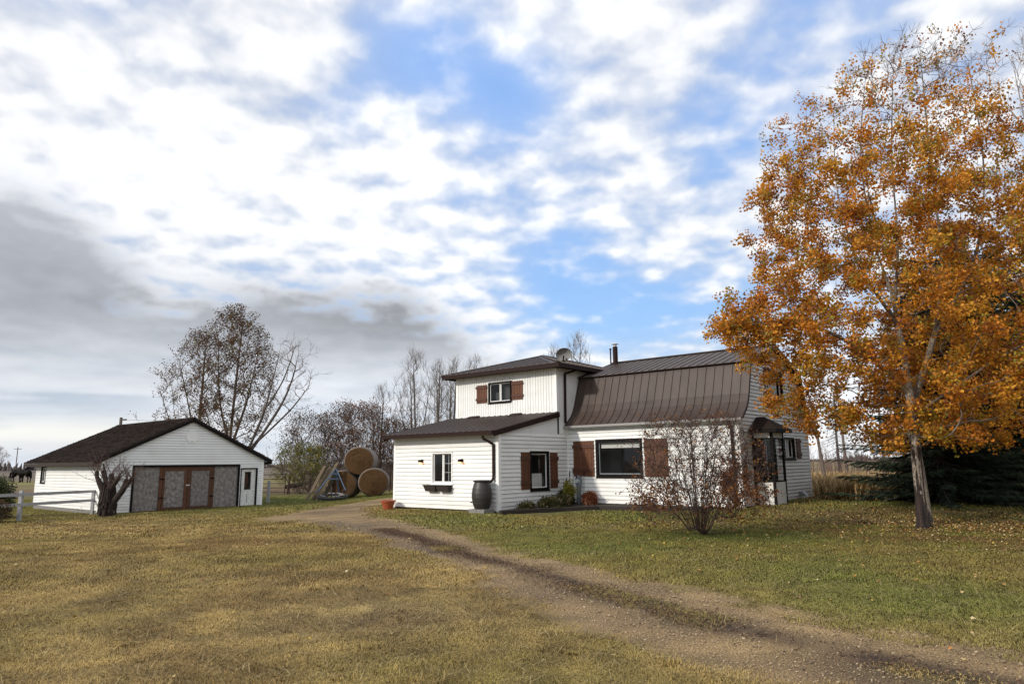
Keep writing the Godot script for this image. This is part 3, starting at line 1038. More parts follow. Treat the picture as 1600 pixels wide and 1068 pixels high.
func farmhouse() -> void:
	var h := thing("farmhouse", "white clapboard farmhouse with brown metal gambrel roof, upper storey and lean-to", "house", HOUSE_AT, HOUSE_YAW)
	var front := Transform3D(Basis.IDENTITY, Vector3(-UA, 0, 0))
	var side_b := Basis(Vector3(0, 0, -1), Vector3.UP, Vector3.RIGHT)
	var left_b := Basis(Vector3(0, 0, 1), Vector3.UP, Vector3.LEFT)
	var back_b := Basis(Vector3.LEFT, Vector3.UP, Vector3.FORWARD)
	# lean-to
	clad_wall(h, front, [Vector2(0.0, 2.60), Vector2(UA, 2.60)], 0.04, [Rect2(2.05, 0.90, 1.04, 1.10)], 0.141)
	clad_wall(h, Transform3D(side_b, Vector3(0, 0, 0)), [Vector2(0.121, 2.63), Vector2(LV, 2.63)], 0.04, [Rect2(1.66, 0.64, 1.12, 1.36)], 0.137)
	clad_wall(h, Transform3D(left_b, Vector3(-UA, 0, -8.5)), [Vector2(0, 5.1), Vector2(5.14, 5.1), Vector2(5.141, 3.45), Vector2(8.379, 2.65)], 0.04, [], 0.14, "plain")
	# smooth panel between the siding and the lean-to roof
	var sp := MB.new()
	sp.col = Color(0.93, 0.94, 0.97)
	var spo := put("gable_panel", sp, M.vinyl, h)
	sp.hexa([Vector3(-0.11, 2.632, -0.15), Vector3(0.006, 2.632, -0.15), Vector3(0.006, 2.632, -3.354), Vector3(-0.11, 2.632, -3.354), Vector3(-0.11, 2.66, -0.15), Vector3(0.006, 2.66, -0.15), Vector3(0.006, 3.31, -3.354), Vector3(-0.11, 3.31, -3.354)])
	spo.mesh = sp.mesh()
	# upper storey
	clad_wall(h, Transform3D(Basis.IDENTITY, Vector3(-UA, 0, -UV)), [Vector2(0, 5.12), Vector2(UA, 5.12)], 3.30, [Rect2(1.80, 3.98, 1.20, 0.83)], 0.128, "upright")
	var us := clad_wall(h, Transform3D(side_b, Vector3(0, 0, 0)), [Vector2(UV + 0.121, 5.12), Vector2(8.5, 5.12)], 2.634, [], 1.2, "upright")
	clad_wall(h, Transform3D(back_b, Vector3(0, 0, -8.5)), [Vector2(0.13, 5.1), Vector2(UA - 0.13, 5.1)], 0.04, [], 0.14, "plain")
	# gambrel block
	var mainw := Transform3D(Basis.IDENTITY, Vector3(0, 0, -LV))
	clad_wall(h, mainw, [Vector2(0.02, 2.92), Vector2(LB, 2.92)], 0.14, [Rect2(1.26, 1.06, 1.92, 1.34)], 0.139)
	var prof := [Vector2(0.121, 3.10), Vector2(0.33, 3.26), Vector2(0.90, 4.76), Vector2(3.466, 5.62), Vector2(6.03, 4.76), Vector2(6.60, 3.26), Vector2(LW, 3.02)]
	var gw := Transform3D(side_b, Vector3(LB, 0, -LV))
	clad_wall(h, gw, prof, 0.17, [Rect2(2.52, 3.66, 1.90, 1.12), Rect2(4.10, 1.62, 1.14, 0.79), Rect2(1.02, 0.17, 1.0, 2.2)], 0.122)
	clad_wall(h, Transform3D(back_b, Vector3(LB - 0.13, 0, -LV - LW)), [Vector2(0, 3.0), Vector2(LB - 0.13, 3.0)], 0.14, [], 0.14, "plain")
	clad_wall(h, Transform3D(left_b, Vector3(0.013, 0, -LV - LW)), [Vector2(0, 3.02), Vector2(0.33, 3.26), Vector2(0.90, 4.76), Vector2(3.466, 5.62), Vector2(6.03, 4.76), Vector2(6.6, 3.26), Vector2(6.79, 3.0)], 0.14, [], 0.14, "plain")
	# foundation, floors
	var f := MB.new()
	f.box(Vector3(-UA + 0.03, -0.35, -8.47), Vector3(-0.03, 0.038, -0.03))
	f.box(Vector3(-0.02, -0.3, -LV - LW + 0.03), Vector3(LB - 0.03, 0.138, -LV - 0.03))
	put("foundation", f, M.dark_timber, h)
	f = MB.new()
	f.box(Vector3(-UA + 0.13, 0.06, -8.36), Vector3(-0.13, 0.10, -0.13))
	f.box(Vector3(0.14, 0.145, -LV - LW + 0.14), Vector3(LB - 0.13, 0.18, -LV - 0.13))
	f.box(Vector3(-UA + 0.13, 2.66, -8.36), Vector3(-0.13, 2.80, -UV))
	f.box(Vector3(0.14, 2.78, -LV - LW + 0.14), Vector3(LB - 0.13, 2.90, -LV - 0.13))
	f.box(Vector3(-UA + 0.13, 2.45, -UV + 0.01), Vector3(-0.13, 2.50, -0.13))
	put("floor", f, M.room_floor, h)
	f = MB.new()
	f.box(Vector3(0.2, 0.181, -LV - 3.6), Vector3(LB - 0.2, 2.77, -LV - 3.5))
	f.box(Vector3(-UA + 0.2, 2.81, -UV - 2.6), Vector3(-0.2, 5.0, -UV - 2.5))
	f.box(Vector3(-UA + 0.2, 0.11, -UV + 0.02), Vector3(-0.2, 2.44, -UV + 0.10))
	put("inner_wall", f, M.room_wall, h)
	# corner trim
	for q in [[Vector3(-UA - 0.025, 0.02, -0.09), Vector3(-UA + 0.09, 2.60, 0.024)], [Vector3(-0.09, 0.02, -0.119), Vector3(0.025, 2.63, 0.024)], [Vector3(-UA - 0.022, 3.3, -UV - 0.09), Vector3(-UA + 0.09, 5.1, -UV + 0.022)], [Vector3(-0.08, 3.3, -UV - 0.119), Vector3(0.022, 5.1, -UV + 0.022)], [Vector3(LB - 0.10, 0.12, -LV - 0.119), Vector3(LB + 0.026, 2.92, -LV + 0.026)], [Vector3(0.0, 0.1, -LV + 0.001), Vector3(0.05, 2.9, -LV + 0.045)], [Vector3(LB - 0.10, 0.14, -LV - LW - 0.02), Vector3(LB + 0.026, 2.95, -LV - LW + 0.10)]]:
		var b := MB.new()
		b.box(q[0], q[1])
		put("corner_trim", b, M.vinyl_trim, h)
	# windows of the lean-to
	var w := window(h, at2(front, 2.05, 0.90), 1.04, 1.10, M.vinyl_trim, 0.045, 2, Vector2i(1, 2))
	w.set_meta("label", "white slider window with glazing bars between the two wall lamps")
	w = window(h, at2(Transform3D(side_b, Vector3.ZERO), 1.66, 0.64), 1.12, 1.36, M.trim_black, 0.085, 1, Vector2i.ZERO, M.vinyl_trim)
	w.set_meta("label", "dark framed window in the shaded side of the lean-to, curtain in its lower half")
	var cu := MB.new()
	cu.box(Vector3(0.12, 0.10, -0.24), Vector3(1.0, 0.58, -0.225))
	put("curtain", cu, M.curtain, w)
	w = window(h, at2(Transform3D(Basis.IDENTITY, Vector3(-UA, 0, -UV)), 1.80, 3.98), 1.20, 0.83, M.trim_black, 0.05, 2)
	w.set_meta("label", "upper storey slider window in a dark frame")
	cu = MB.new()
	cu.box(Vector3(0.12, 0.08, -0.30), Vector3(0.42, 0.45, -0.285))
	cu.box(Vector3(0.60, 0.05, -0.26), Vector3(1.12, 0.78, -0.25))
	put("curtain", cu, M.room_wall, w)
	w = window(h, at2(mainw, 1.26, 1.06), 1.92, 1.34, M.trim_black, 0.10, 1, Vector2i.ZERO, M.grey_metal)
	w.set_meta("label", "large picture window with a pale blind rolled up at its top")
	cu = MB.new()
	cu.box(Vector3(0.15, 1.03, -0.16), Vector3(1.78, 1.22, -0.13))
	put("blind", cu, M.curtain, w)
	w = window(h, at2(gw, 2.52, 3.66), 1.90, 1.12, M.trim_black, 0.08, 2)
	w.set_meta("label", "upper gable window in a black frame, mostly behind orange leaves")
	w = window(h, at2(gw, 4.10, 1.62), 1.14, 0.79, M.trim_black, 0.06, 2)
	w.set_meta("label", "small window on the gable end, right of the porch")
	# shutters
	var ff := Transform3D(Basis.IDENTITY, Vector3(-UA, 0, -UV))
	shutter(h, at2(ff, 1.17, 4.01), 0.58, 0.73, 4, -1)
	shutter(h, at2(ff, 3.05, 4.04), 0.56, 0.73, 4, 1)
	var sf := Transform3D(side_b, Vector3.ZERO)
	shutter(h, at2(sf, 1.16, 0.69), 0.49, 1.27, 4, -1)
	shutter(h, at2(sf, 2.83, 0.69), 0.46, 1.26, 4, 1)
	shutter(h, at2(mainw, 0.28, 1.09), 0.92, 1.27, 7, -1)
	shutter(h, at2(mainw, 3.25, 1.09), 0.90, 1.27, 7, 1)
	shutter(h, at2(gw, 5.40, 1.65), 0.50, 0.74, 3, 1)
	shutter(h, at2(gw, 3.52, 1.65), 0.50, 0.74, 3, -1)
	house_roofs(h)
	porch(h)
	# downpipes
	var b := MB.new()
	pipe_run(b, [Vector3(-0.42, 2.50, 0.30), Vector3(-0.42, 2.42, 0.30), Vector3(-0.15, 2.22, 0.075), Vector3(-0.15, 1.15, 0.075), Vector3(-0.17, 1.05, 0.09), Vector3(-0.36, 0.86, 0.30), Vector3(-0.37, 0.80, 0.31)], 0.075, Vector3.RIGHT)
	put("downpipe", b, M.trim_brown, h)
	b = MB.new()
	pipe_run(b, [Vector3(0.38, 5.12, -4.15), Vector3(0.33, 5.04, -4.10), Vector3(0.07, 4.93, -3.84), Vector3(0.07, 3.05, -3.80)], 0.075, Vector3.BACK)
	put("downpipe", b, M.trim_brown, h)
	b = MB.new()
	pipe_run(b, [Vector3(LB - 0.22, 2.86, -LV + 0.22), Vector3(LB - 0.22, 2.80, -LV + 0.22), Vector3(LB - 0.20, 2.58, -LV + 0.075), Vector3(LB - 0.20, 0.3, -LV + 0.075)], 0.08, Vector3.RIGHT)
	put("downpipe", b, M.trim_brown, h)
	# dryer hood on the gable
	b = MB.new()
	b.hexa([Vector3(LB + 0.02, 0.32, -9.55), Vector3(LB + 0.30, 0.27, -9.55), Vector3(LB + 0.30, 0.27, -9.30), Vector3(LB + 0.02, 0.32, -9.30), Vector3(LB + 0.02, 0.46, -9.55), Vector3(LB + 0.16, 0.43, -9.55), Vector3(LB + 0.16, 0.43, -9.30), Vector3(LB + 0.02, 0.46, -9.30)])
	put("vent_hood", b, M.grey_metal, h)

func house_roofs(h: Node3D) -> void:
	# lean-to roof
	var r := group_node("roof", h)
	r.set_meta("label", "shallow brown metal roof of the lean-to")
	var e0 := Vector3(-UA - 0.28, 2.665, 0.36)
	var e1 := Vector3(-UA - 0.28, 3.455, -UV)
	var up := (e1 - e0).normalized()
	var out := Vector3.RIGHT.cross(up).normalized()
	slope_panels(r, Transform3D(Basis(Vector3.RIGHT, up, out), e0), [Vector2(0, e0.distance_to(e1)), Vector2(UA + 0.40, e0.distance_to(e1))], 0.305, 0.022)
	var b := MB.new()
	b.box(Vector3(-UA - 0.30, 2.53, 0.362), Vector3(0.12, 2.665, 0.46))
	put("gutter", b, M.trim_brown, r)
	b = MB.new()
	var lo := -out * 0.021
	for x in [-UA - 0.27, 0.075]:
		var p := Vector3(x, e0.y, e0.z) + lo
		var q := Vector3(x, e1.y, e1.z) + lo
		var dn := -out * 0.17
		var xx := Vector3(0.045, 0, 0)
		b.hexa([p + dn, p + dn + xx, q + dn + xx, q + dn, p, p + xx, q + xx, q])
	put("bargeboard", b, M.trim_brown, r)
	b = MB.new()
	b.box(Vector3(-UA - 0.22, 2.60, -UV), Vector3(0.07, 2.628, 0.33), Transform3D(Basis(Vector3.RIGHT, -0.0), Vector3.ZERO))
	var so := MB.new()
	var pa := Vector3(-UA - 0.22, e0.y - 0.06, e0.z)
	so.hexa([pa + Vector3(0, -0.02, 0), pa + Vector3(UA + 0.29, -0.02, 0), Vector3(0.07, e1.y - 0.09, e1.z), Vector3(-UA - 0.22, e1.y - 0.09, e1.z), pa, pa + Vector3(UA + 0.29, 0, 0), Vector3(0.07, e1.y - 0.06, e1.z), Vector3(-UA - 0.22, e1.y - 0.06, e1.z)])
	put("soffit", so, M.trim_brown, r)
	for x in [-3.95, -1.75]:
		var vb := MB.new()
		var c := Vector3(x, 3.36, -UV + 0.30)
		vb.hexa([c + Vector3(-0.28, 0.0, 0.14), c + Vector3(0.28, 0.0, 0.14), c + Vector3(0.28, 0.06, -0.14), c + Vector3(-0.28, 0.06, -0.14), c + Vector3(-0.2, 0.10, 0.10), c + Vector3(0.2, 0.10, 0.10), c + Vector3(0.2, 0.14, -0.12), c + Vector3(-0.2, 0.14, -0.12)])
		put("vent", vb, M.trim_brown, r)
	# hip roof of the upper storey
	r = group_node("roof", h)
	r.set_meta("label", "low brown hip roof over the upper storey")
	var x0 := -UA - 0.45
	var x1 := 0.47
	var z0 := -UV + 0.47
	var z1 := -8.5 - 0.45
	var ey := 5.24
	var ap := Vector3((x0 + x1) / 2, 6.12, (z0 + z1) / 2)
	var corners := [Vector3(x0, ey, z0), Vector3(x1, ey, z0), Vector3(x1, ey, z1), Vector3(x0, ey, z1)]
	for i in 4:
		var a: Vector3 = corners[i]
		var c: Vector3 = corners[(i + 1) % 4]
		var xd := (c - a).normalized()
		var mid := a + xd * (ap - a).dot(xd)
		var ud := (ap - mid).normalized()
		slope_panels(r, Transform3D(Basis(xd, ud, xd.cross(ud)), a), [Vector2(0, 0), Vector2((ap - a).dot(xd), ap.distance_to(mid)), Vector2(a.distance_to(c), 0)], 0.305, 0.022)
		var hb := MB.new()
		var hu := Vector3.UP * 0.02
		hb.beam(a + hu, ap + hu, 0.16, 0.03, (xd + (a - corners[(i + 3) % 4]).normalized() * 0.0).cross((ap - a).normalized()).cross((ap - a).normalized()))
		put("hip_cap", hb, M.roof_metal, r)
	b = MB.new()
	ring_flat(b, x0 + 0.01, z1 + 0.01, x1 - 0.01, z0 - 0.01, 5.085, 5.215, 0.10)
	put("gutter", b, M.trim_brown, r)
	b = MB.new()
	b.box(Vector3(x0 + 0.11, 5.122, z1 + 0.11), Vector3(x1 - 0.11, 5.145, z0 - 0.11))
	put("soffit", b, M.trim_brown, r)
	# gambrel roof
	r = group_node("roof", h)
	r.set_meta("label", "ribbed brown metal gambrel roof with flared eaves")
	var low := [Vector3(0, 2.95, 0.18), Vector3(0, 3.14, -0.06), Vector3(0, 3.30, -0.24), Vector3(0, 3.48, -0.37), Vector3(0, 3.75, -0.50), Vector3(0, 4.85, -0.885)]
	var hi := [Vector3(0, 4.845, -0.76), Vector3(0, 5.70, -3.466)]
	var n := 22
	var wd := (LB + 0.21) / n
	for i in n:
		for part in [low, hi]:
			var pr := []
			for p in part: pr.append(p + Vector3(0, 0, -LV))
			put("roof_panel", metal_panel(pr, i * wd + 0.004, (i + 1) * wd + 0.003, 0.026, rng.randf_range(0.90, 1.06)), M.roof_metal, r)
	var back := MB.new()
	for part in [low, hi]:
		for i in part.size() - 1:
			var p := Vector3(0, part[i].y, -LV - LW - part[i].z)
			var q := Vector3(0, part[i + 1].y, -LV - LW - part[i + 1].z)
			var xx := Vector3(LB + 0.21, 0, 0)
			var dn := Vector3(0, -0.02, 0)
			back.hexa([p + dn, p + xx + dn, q + xx + dn, q + dn, p, p + xx, q + xx, q])
	put("rear_slope", back, M.roof_metal, r)
	b = MB.new()
	b.box(Vector3(0.005, 5.71, -LV - 3.466 - 0.10), Vector3(LB + 0.215, 5.735, -LV - 3.466 + 0.10))
	put("ridge_cap", b, M.roof_metal, r)
	# dark trim down the verge
	b = MB.new()
	var line := []
	for p in low: line.append(p)
	for p in [Vector3(0, 4.86, -0.89), Vector3(0, 5.70, -3.466)]: line.append(p)
	for s in [0, 1]:
		for i in line.size() - 1:
			var p: Vector3 = line[i]
			var q: Vector3 = line[i + 1]
			if s == 1:
				p.z = -LW - p.z
				q.z = -LW - q.z
			p.z -= LV
			q.z -= LV
			var dn := Vector3(0, -0.14, 0) if i >= line.size() - 2 else Vector3(0, -0.02, -0.13 if s == 0 else 0.13)
			var x := Vector3(LB + 0.15, -0.022, 0)
			var xx := Vector3(0.05, 0, 0)
			b.hexa([p + x + dn, p + x + xx + dn, q + x + xx + dn, q + x + dn, p + x, p + x + xx, q + x + xx, q + x])
	put("verge_trim", b, M.trim_brown, r)
	b = MB.new()
	b.box(Vector3(0.02, 2.855, -LV + 0.185), Vector3(LB + 0.2, 2.935, -LV + 0.28))
	put("gutter", b, M.gutter_grey, r)
	b = MB.new()
	b.box(Vector3(0.02, 2.925, -LV - 0.0), Vector3(LB + 0.14, 2.94, -LV + 0.18))
	put("soffit", b, M.vinyl_trim, r)
	# chimney and vent pipe
	b = MB.new()
	b.lathe([Vector2(0, 0), Vector2(0.105, 0), Vector2(0.105, 0.78), Vector2(0.09, 0.80), Vector2(0, 0.80)], 14)
	var ch := put("chimney", b, M.trim_brown, r)
	ch.position = Vector3(0.30, 5.55, -LV - 3.2)
	b = MB.new()
	b.lathe([Vector2(0, 0.80), Vector2(0.07, 0.81), Vector2(0.07, 0.88), Vector2(0.15, 0.90), Vector2(0.15, 0.91), Vector2(0, 0.96)], 14)
	var cc := put("chimney_cap", b, M.galvanised, r)
	cc.position = ch.position
	b = MB.new()
	b.lathe([Vector2(0, 0), Vector2(0.028, 0), Vector2(0.028, 0.66), Vector2(0.045, 0.665), Vector2(0.045, 0.72), Vector2(0, 0.73)], 10)
	var vp := put("vent_pipe", b, M.trim_black, r)
	vp.position = Vector3(0.07, 5.58, -LV - 3.2)

func ring_flat(b: MB, x0: float, z0: float, x1: float, z1: float, y0: float, y1: float, t: float) -> void:
	b.box(Vector3(x0, y0, z0), Vector3(x1, y1, z0 + t))
	b.box(Vector3(x0, y0, z1 - t), Vector3(x1, y1, z1))
	b.box(Vector3(x0, y0, z0 + t), Vector3(x0 + t, y1, z1 - t))
	b.box(Vector3(x1 - t, y0, z0 + t), Vector3(x1, y1, z1 - t))

func porch(h: Node3D) -> void:
	# frame: x out of the gable, z along it; the vestibule is glazed on two sides above white panels
	var o := group_node("porch", h, Transform3D(Basis.IDENTITY, Vector3(LB, 0, -LV)))
	o.set_meta("label", "small glazed entrance porch with white lower panels and black hipped roof")
	var za := -1.02
	var zb := -2.02
	var D := 0.66
	for q in [Vector3(0.055, 0, za), Vector3(D, 0, za), Vector3(D, 0, zb), Vector3(0.055, 0, zb)]:
		var b := MB.new()
		b.box(Vector3(q.x - 0.035, 0.10, q.z - 0.035), Vector3(q.x + 0.035, 2.48, q.z + 0.035))
		put("post", b, M.trim_black, o)
	for q in [[0, Vector3(0.10, 0, za)], [1, Vector3(D, 0, za - 0.05)], [0, Vector3(0.10, 0, zb)]]:
		var lo: Vector3 = q[1]
		var hi := lo + (Vector3(D - 0.15, 0, 0.02) if q[0] == 0 else Vector3(0.02, 0, zb - za + 0.10))
		var a := Vector3(minf(lo.x, hi.x), 0, minf(lo.z, hi.z))
		var c := Vector3(maxf(lo.x, hi.x), 0, maxf(lo.z, hi.z))
		var b := MB.new()
		b.box(Vector3(a.x, 0.16, a.z), Vector3(c.x, 0.90, c.z))
		put("lower_panel", b, M.white_paint, o)
		b = MB.new()
		b.box(Vector3(a.x, 0.901, a.z - 0.01), Vector3(c.x, 0.95, c.z + 0.01))
		b.box(Vector3(a.x, 2.28, a.z - 0.01), Vector3(c.x, 2.31, c.z + 0.01))
		put("rail", b, M.trim_black, o)
		b = MB.new()
		b.box(Vector3(a.x, 2.312, a.z), Vector3(c.x, 2.478, c.z))
		put("header", b, M.white_paint, o)
		b = MB.new()
		if q[1].z == zb:
			b.box(Vector3(a.x, 0.952, a.z + 0.004), Vector3(c.x, 2.278, c.z - 0.004))
			put("dark_lining", b, M.dark_timber, o)  # dark lining added instead of far glazing, to darken the porch inside
			continue
		var mz := (a.z + c.z) / 2
		var mx := (a.x + c.x) / 2
		if q[0] == 0:
			var scr := MB.new()
			scr.box(Vector3(a.x, 0.952, mz - 0.075), Vector3(a.x + (c.x - a.x) * 0.62, 2.278, mz - 0.06))
			put("screen", scr, M.trim_black, o)
			b.quad(Vector3(a.x, 0.95, mz), Vector3(c.x, 0.95, mz), Vector3(c.x, 2.28, mz), Vector3(a.x, 2.28, mz), Vector3.BACK)
		else:
			b.quad(Vector3(mx, 0.95, a.z), Vector3(mx, 0.95, c.z), Vector3(mx, 2.28, c.z), Vector3(mx, 2.28, a.z), Vector3.RIGHT)
		put("pane", b, M.window_glass, o)
	var b := MB.new()
	b.box(Vector3(0.03, 0.02, zb - 0.03), Vector3(D + 0.03, 0.155, za + 0.05))
	put("step", b, M.concrete, o)
	b = MB.new()
	b.box(Vector3(-0.09, 0.19, zb + 0.03), Vector3(-0.05, 2.35, za - 0.03))
	put("inner_door", b, M.dark_timber, o)
	b = MB.new()
	var x1 := D + 0.27
	var z0 := za + 0.28
	var z1 := zb - 0.28
	var zm := (za + zb) / 2
	var e := 2.58
	var top := 3.02
	var A := Vector3(0.025, e, z0)
	var B := Vector3(x1, e, z0)
	var C := Vector3(x1, e, z1)
	var Dd := Vector3(0.025, e, z1)
	var R0 := Vector3(0.025, top, zm)
	var R1 := Vector3(0.30, top, zm)
	b.quad(A, B, R1, R0, Vector3(0, 1, 1))
	b.flat(B, C, R1, Vector3(1, 1, 0))
	b.quad(C, Dd, R0, R1, Vector3(0, 1, -1))
	b.flat(A, Dd, R0, Vector3.LEFT)
	b.quad(A, B, C, Dd, Vector3.DOWN)
	put("porch_roof", b, M.shingle, o)
	b = MB.new()
	b.box(Vector3(0.03, 2.482, z1 + 0.01), Vector3(x1 - 0.01, 2.578, z0 - 0.01))
	put("fascia", b, M.trim_black, o)

# ---------------------------------------------------------------- garage
func garage() -> void:
	var GA := 7.726
	var GL := 8.19
	var g := thing("garage", "long white clapboard garage with dark shingle roof and grey boarded double doors", "garage", GARAGE_AT, GARAGE_YAW)
	var ridge := GA / 2
	var fr := Transform3D.IDENTITY
	clad_wall(g, fr, [Vector2(0, 2.43), Vector2(ridge, 4.26), Vector2(GA, 2.43)], 0.02, [Rect2(1.27, 0.02, 5.17, 2.05), Rect2(6.49, 0.02, 0.93, 1.87)], 0.122)
	var left := Transform3D(Basis(Vector3(0, 0, 1), Vector3.UP, Vector3.LEFT), Vector3(0, 0, -GL))
	clad_wall(g, left, [Vector2(0, 2.42), Vector2(GL - 0.121, 2.42)], 0.16, [Rect2(0.71, 1.27, 0.70, 0.80)], 0.135)
	var right := Transform3D(Basis(Vector3(0, 0, -1), Vector3.UP, Vector3.RIGHT), Vector3(GA, 0, 0))
	clad_wall(g, right, [Vector2(0.121, 2.42), Vector2(GL, 2.42)], 0.02, [], 0.135, "plain")
	clad_wall(g, Transform3D(Basis(Vector3.LEFT, Vector3.UP, Vector3.FORWARD), Vector3(GA - 0.122, 0, -GL)), [Vector2(0, 2.48), Vector2(ridge - 0.122, 4.26), Vector2(GA - 0.244, 2.48)], 0.02, [], 0.135, "plain")
	var b := MB.new()
	b.box(Vector3(0.0, -0.3, -GL + 0.02), Vector3(0.10, 0.158, -0.02))
	b.box(Vector3(0.12, -0.3, -GL + 0.1), Vector3(GA - 0.1, 0.012, -0.14))
	put("foundation", b, M.concrete, g)
	for q in [[Vector3(-0.024, 0.1, -0.119), Vector3(0.08, 2.42, 0.024)], [Vector3(GA - 0.08, 0.0, -0.119), Vector3(GA + 0.022, 2.42, 0.024)], [Vector3(-0.024, 0.16, -GL - 0.01), Vector3(0.06, 2.40, -GL + 0.08)]]:
		b = MB.new()
		b.box(q[0], q[1])
		put("corner_trim", b, M.vinyl_trim, g)
	# roof
	var r := group_node("roof", g)
	var ov := 0.42
	var rise := (4.26 - 2.43) / ridge
	var zf := 0.16
	var zr := -GL - 0.55
	for s in [-1, 1]:
		var deck := MB.new()
		var ex: float = ridge + s * (ridge + ov)
		var a := Vector3(ridge, 4.30, 0)
		var c := Vector3(ex, 2.47 - ov * rise + 0.0, 0)
		var f := Vector3(0, 0, zf)
		var k := Vector3(0, 0, zr)
		var dn := Vector3(0, -0.06, 0)
		deck.hexa([a + f + dn, c + f + dn, c + k + dn, a + k + dn, a + f, c + f, c + k, a + k])
		put("roof_deck", deck, M.dark_timber, r)
		# shingles, course on course
		var sh := MB.new()
		var run := Vector2(ex - ridge, c.y - a.y).length()
		var dx := (c - a).normalized()
		var up := Vector3(-dx.y * s, absf(dx.x), 0)
		if up.y < 0: up = -up
		var rows := 34
		var ex_h := run / rows
		for i in rows:
			var z := zf + 0.02
			while z > zr:
				var w := rng.randf_range(0.16, 0.34)
				var k2 := rng.randf_range(0.4, 1.9)
				sh.col = Color(k2, k2 * rng.randf_range(0.92, 1.0), k2 * rng.randf_range(0.86, 1.0))
				var d0 := run - ex_h * i + 0.02 + rng.randf_range(-0.012, 0.012)
				var d1 := d0 - ex_h * 1.15
				var lift := rng.randf_range(0.018, 0.048)
				var p0 := a + dx * d0 + up * lift
				var p1 := a + dx * maxf(d1, 0.0) + up * 0.006
				var z0 := Vector3(0, 0, z)
				var z1 := Vector3(0, 0, maxf(z - w + 0.006, zr - 0.02))
				sh.quad(p0 + z0, p0 + z1, p1 + z1, p1 + z0, up)
				sh.quad(p0 + z0, p0 + z1, p0 + z1 - up * lift, p0 + z0 - up * lift, dx)
				sh.quad(p0 + z0, p1 + z0, p1 + z0 - up * 0.006, p0 + z0 - up * lift, Vector3.BACK)
				z -= w
		put("shingles", sh, M.shingle, r, "stuff")
		b = MB.new()
		var fa := Vector3(0, -0.062, zf - 0.01)
		var dn2 := Vector3(0, -0.13, 0)
		var zz := Vector3(0, 0, -0.04)
		b.hexa([a + fa + dn2, c + fa + dn2, c + fa + dn2 + zz, a + fa + dn2 + zz, a + fa, c + fa, c + fa + zz, a + fa + zz])
		put("bargeboard", b, M.trim_black, r)
		b = MB.new()
		b.box(Vector3(minf(c.x, c.x - s * 0.03), c.y - 0.20, zr + 0.02), Vector3(maxf(c.x, c.x - s * 0.03), c.y - 0.065, zf - 0.06))
		put("fascia", b, M.dark_timber, r)
	b = MB.new()
	b.hexa([Vector3(ridge - 0.14, 4.26, zf + 0.03), Vector3(ridge + 0.14, 4.26, zf + 0.03), Vector3(ridge + 0.14, 4.26, zr - 0.02), Vector3(ridge - 0.14, 4.26, zr - 0.02), Vector3(ridge - 0.02, 4.345, zf + 0.03), Vector3(ridge + 0.02, 4.345, zf + 0.03), Vector3(ridge + 0.02, 4.345, zr - 0.02), Vector3(ridge - 0.02, 4.345, zr - 0.02)])
	put("ridge_cap", b, M.shingle, r)
	# side window with a closed shutter board
	var w := window(g, at2(left, 0.71, 1.27), 0.70, 0.80, M.trim_black, 0.04, 2)
	w.set_meta("label", "small dark window in the sunlit side wall")
	# doors
	var d := group_node("double_door", g)
	d.set_meta("label", "wide opening closed with weathered grey boards and rust brown framed leaves")
	b = MB.new()
	b.box(Vector3(1.27, 0.02, -0.10), Vector3(1.37, 2.07, 0.034))
	b.box(Vector3(6.36, 0.02, -0.10), Vector3(6.44, 2.07, 0.034))
	b.box(Vector3(1.371, 1.98, -0.10), Vector3(6.359, 2.07, 0.034))
	put("door_frame", b, M.trim_black, d)
	for q in [[1.372, 2.50, 0.0, 1.0], [5.13, 6.358, 0.0, 1.0], [2.76, 3.66, 0.012, 1.08], [4.0, 4.88, 0.012, 0.86]]:
		b = MB.new()
		b.col = Color(q[3], q[3], q[3])
		b.box(Vector3(q[0], 0.03 + q[2] * 9, -0.07 + q[2]), Vector3(q[1], 1.978 - q[2] * 10, -0.05 + q[2]))
		put("grey_panel", b, M.weathered_board, d)
	for q in [[2.502, 0.03, 2.64, 1.978], [2.66, 0.03, 2.758, 1.90], [3.662, 0.03, 3.80, 1.90], [3.82, 0.03, 3.998, 1.90], [4.882, 0.03, 4.98, 1.90], [4.99, 0.03, 5.128, 1.978], [2.642, 1.902, 4.988, 1.978], [2.76, 0.03, 3.66, 0.13], [4.0, 0.03, 4.88, 0.13], [2.76, 1.80, 3.66, 1.90], [4.0, 1.80, 4.88, 1.90]]:
		b = MB.new()
		var k := rng.randf_range(0.7, 1.1)
		b.col = Color(k, k, k)
		b.box(Vector3(q[0], q[1], -0.075), Vector3(q[2], q[3], -0.012))
		put("door_rail", b, M.frame_wood, d)
	for q in [[2.60, 1.40], [2.60, 0.55], [5.02, 1.40], [5.02, 0.55]]:
		b = MB.new()
		b.box(Vector3(q[0] - 0.10, q[1], -0.011), Vector3(q[0] + 0.12, q[1] + 0.06, 0.004))
		put("hinge", b, M.trim_black, d)
	b = MB.new()
	b.box(Vector3(3.74, 1.10, -0.011), Vector3(3.92, 1.15, 0.01))
	put("hasp", b, M.galvanised, d)
	# side door
	d = group_node("door", g)
	d.set_meta("label", "narrow white door with a tall glass light, right of the boarded doors")
	b = MB.new()
	b.box(Vector3(6.49, 0.02, -0.10), Vector3(6.535, 1.89, 0.034))
	b.box(Vector3(7.35, 0.02, -0.10), Vector3(7.42, 1.89, 0.034))
	b.box(Vector3(6.536, 1.84, -0.10), Vector3(7.349, 1.89, 0.034))
	put("door_frame", b, M.trim_black, d)
	b = MB.new()
	ring(b, 6.54, 0.03, 7.345, 1.835, 0.13, -0.08, -0.035)
	b.box(Vector3(6.671, 0.161, -0.08), Vector3(7.214, 0.74, -0.045))
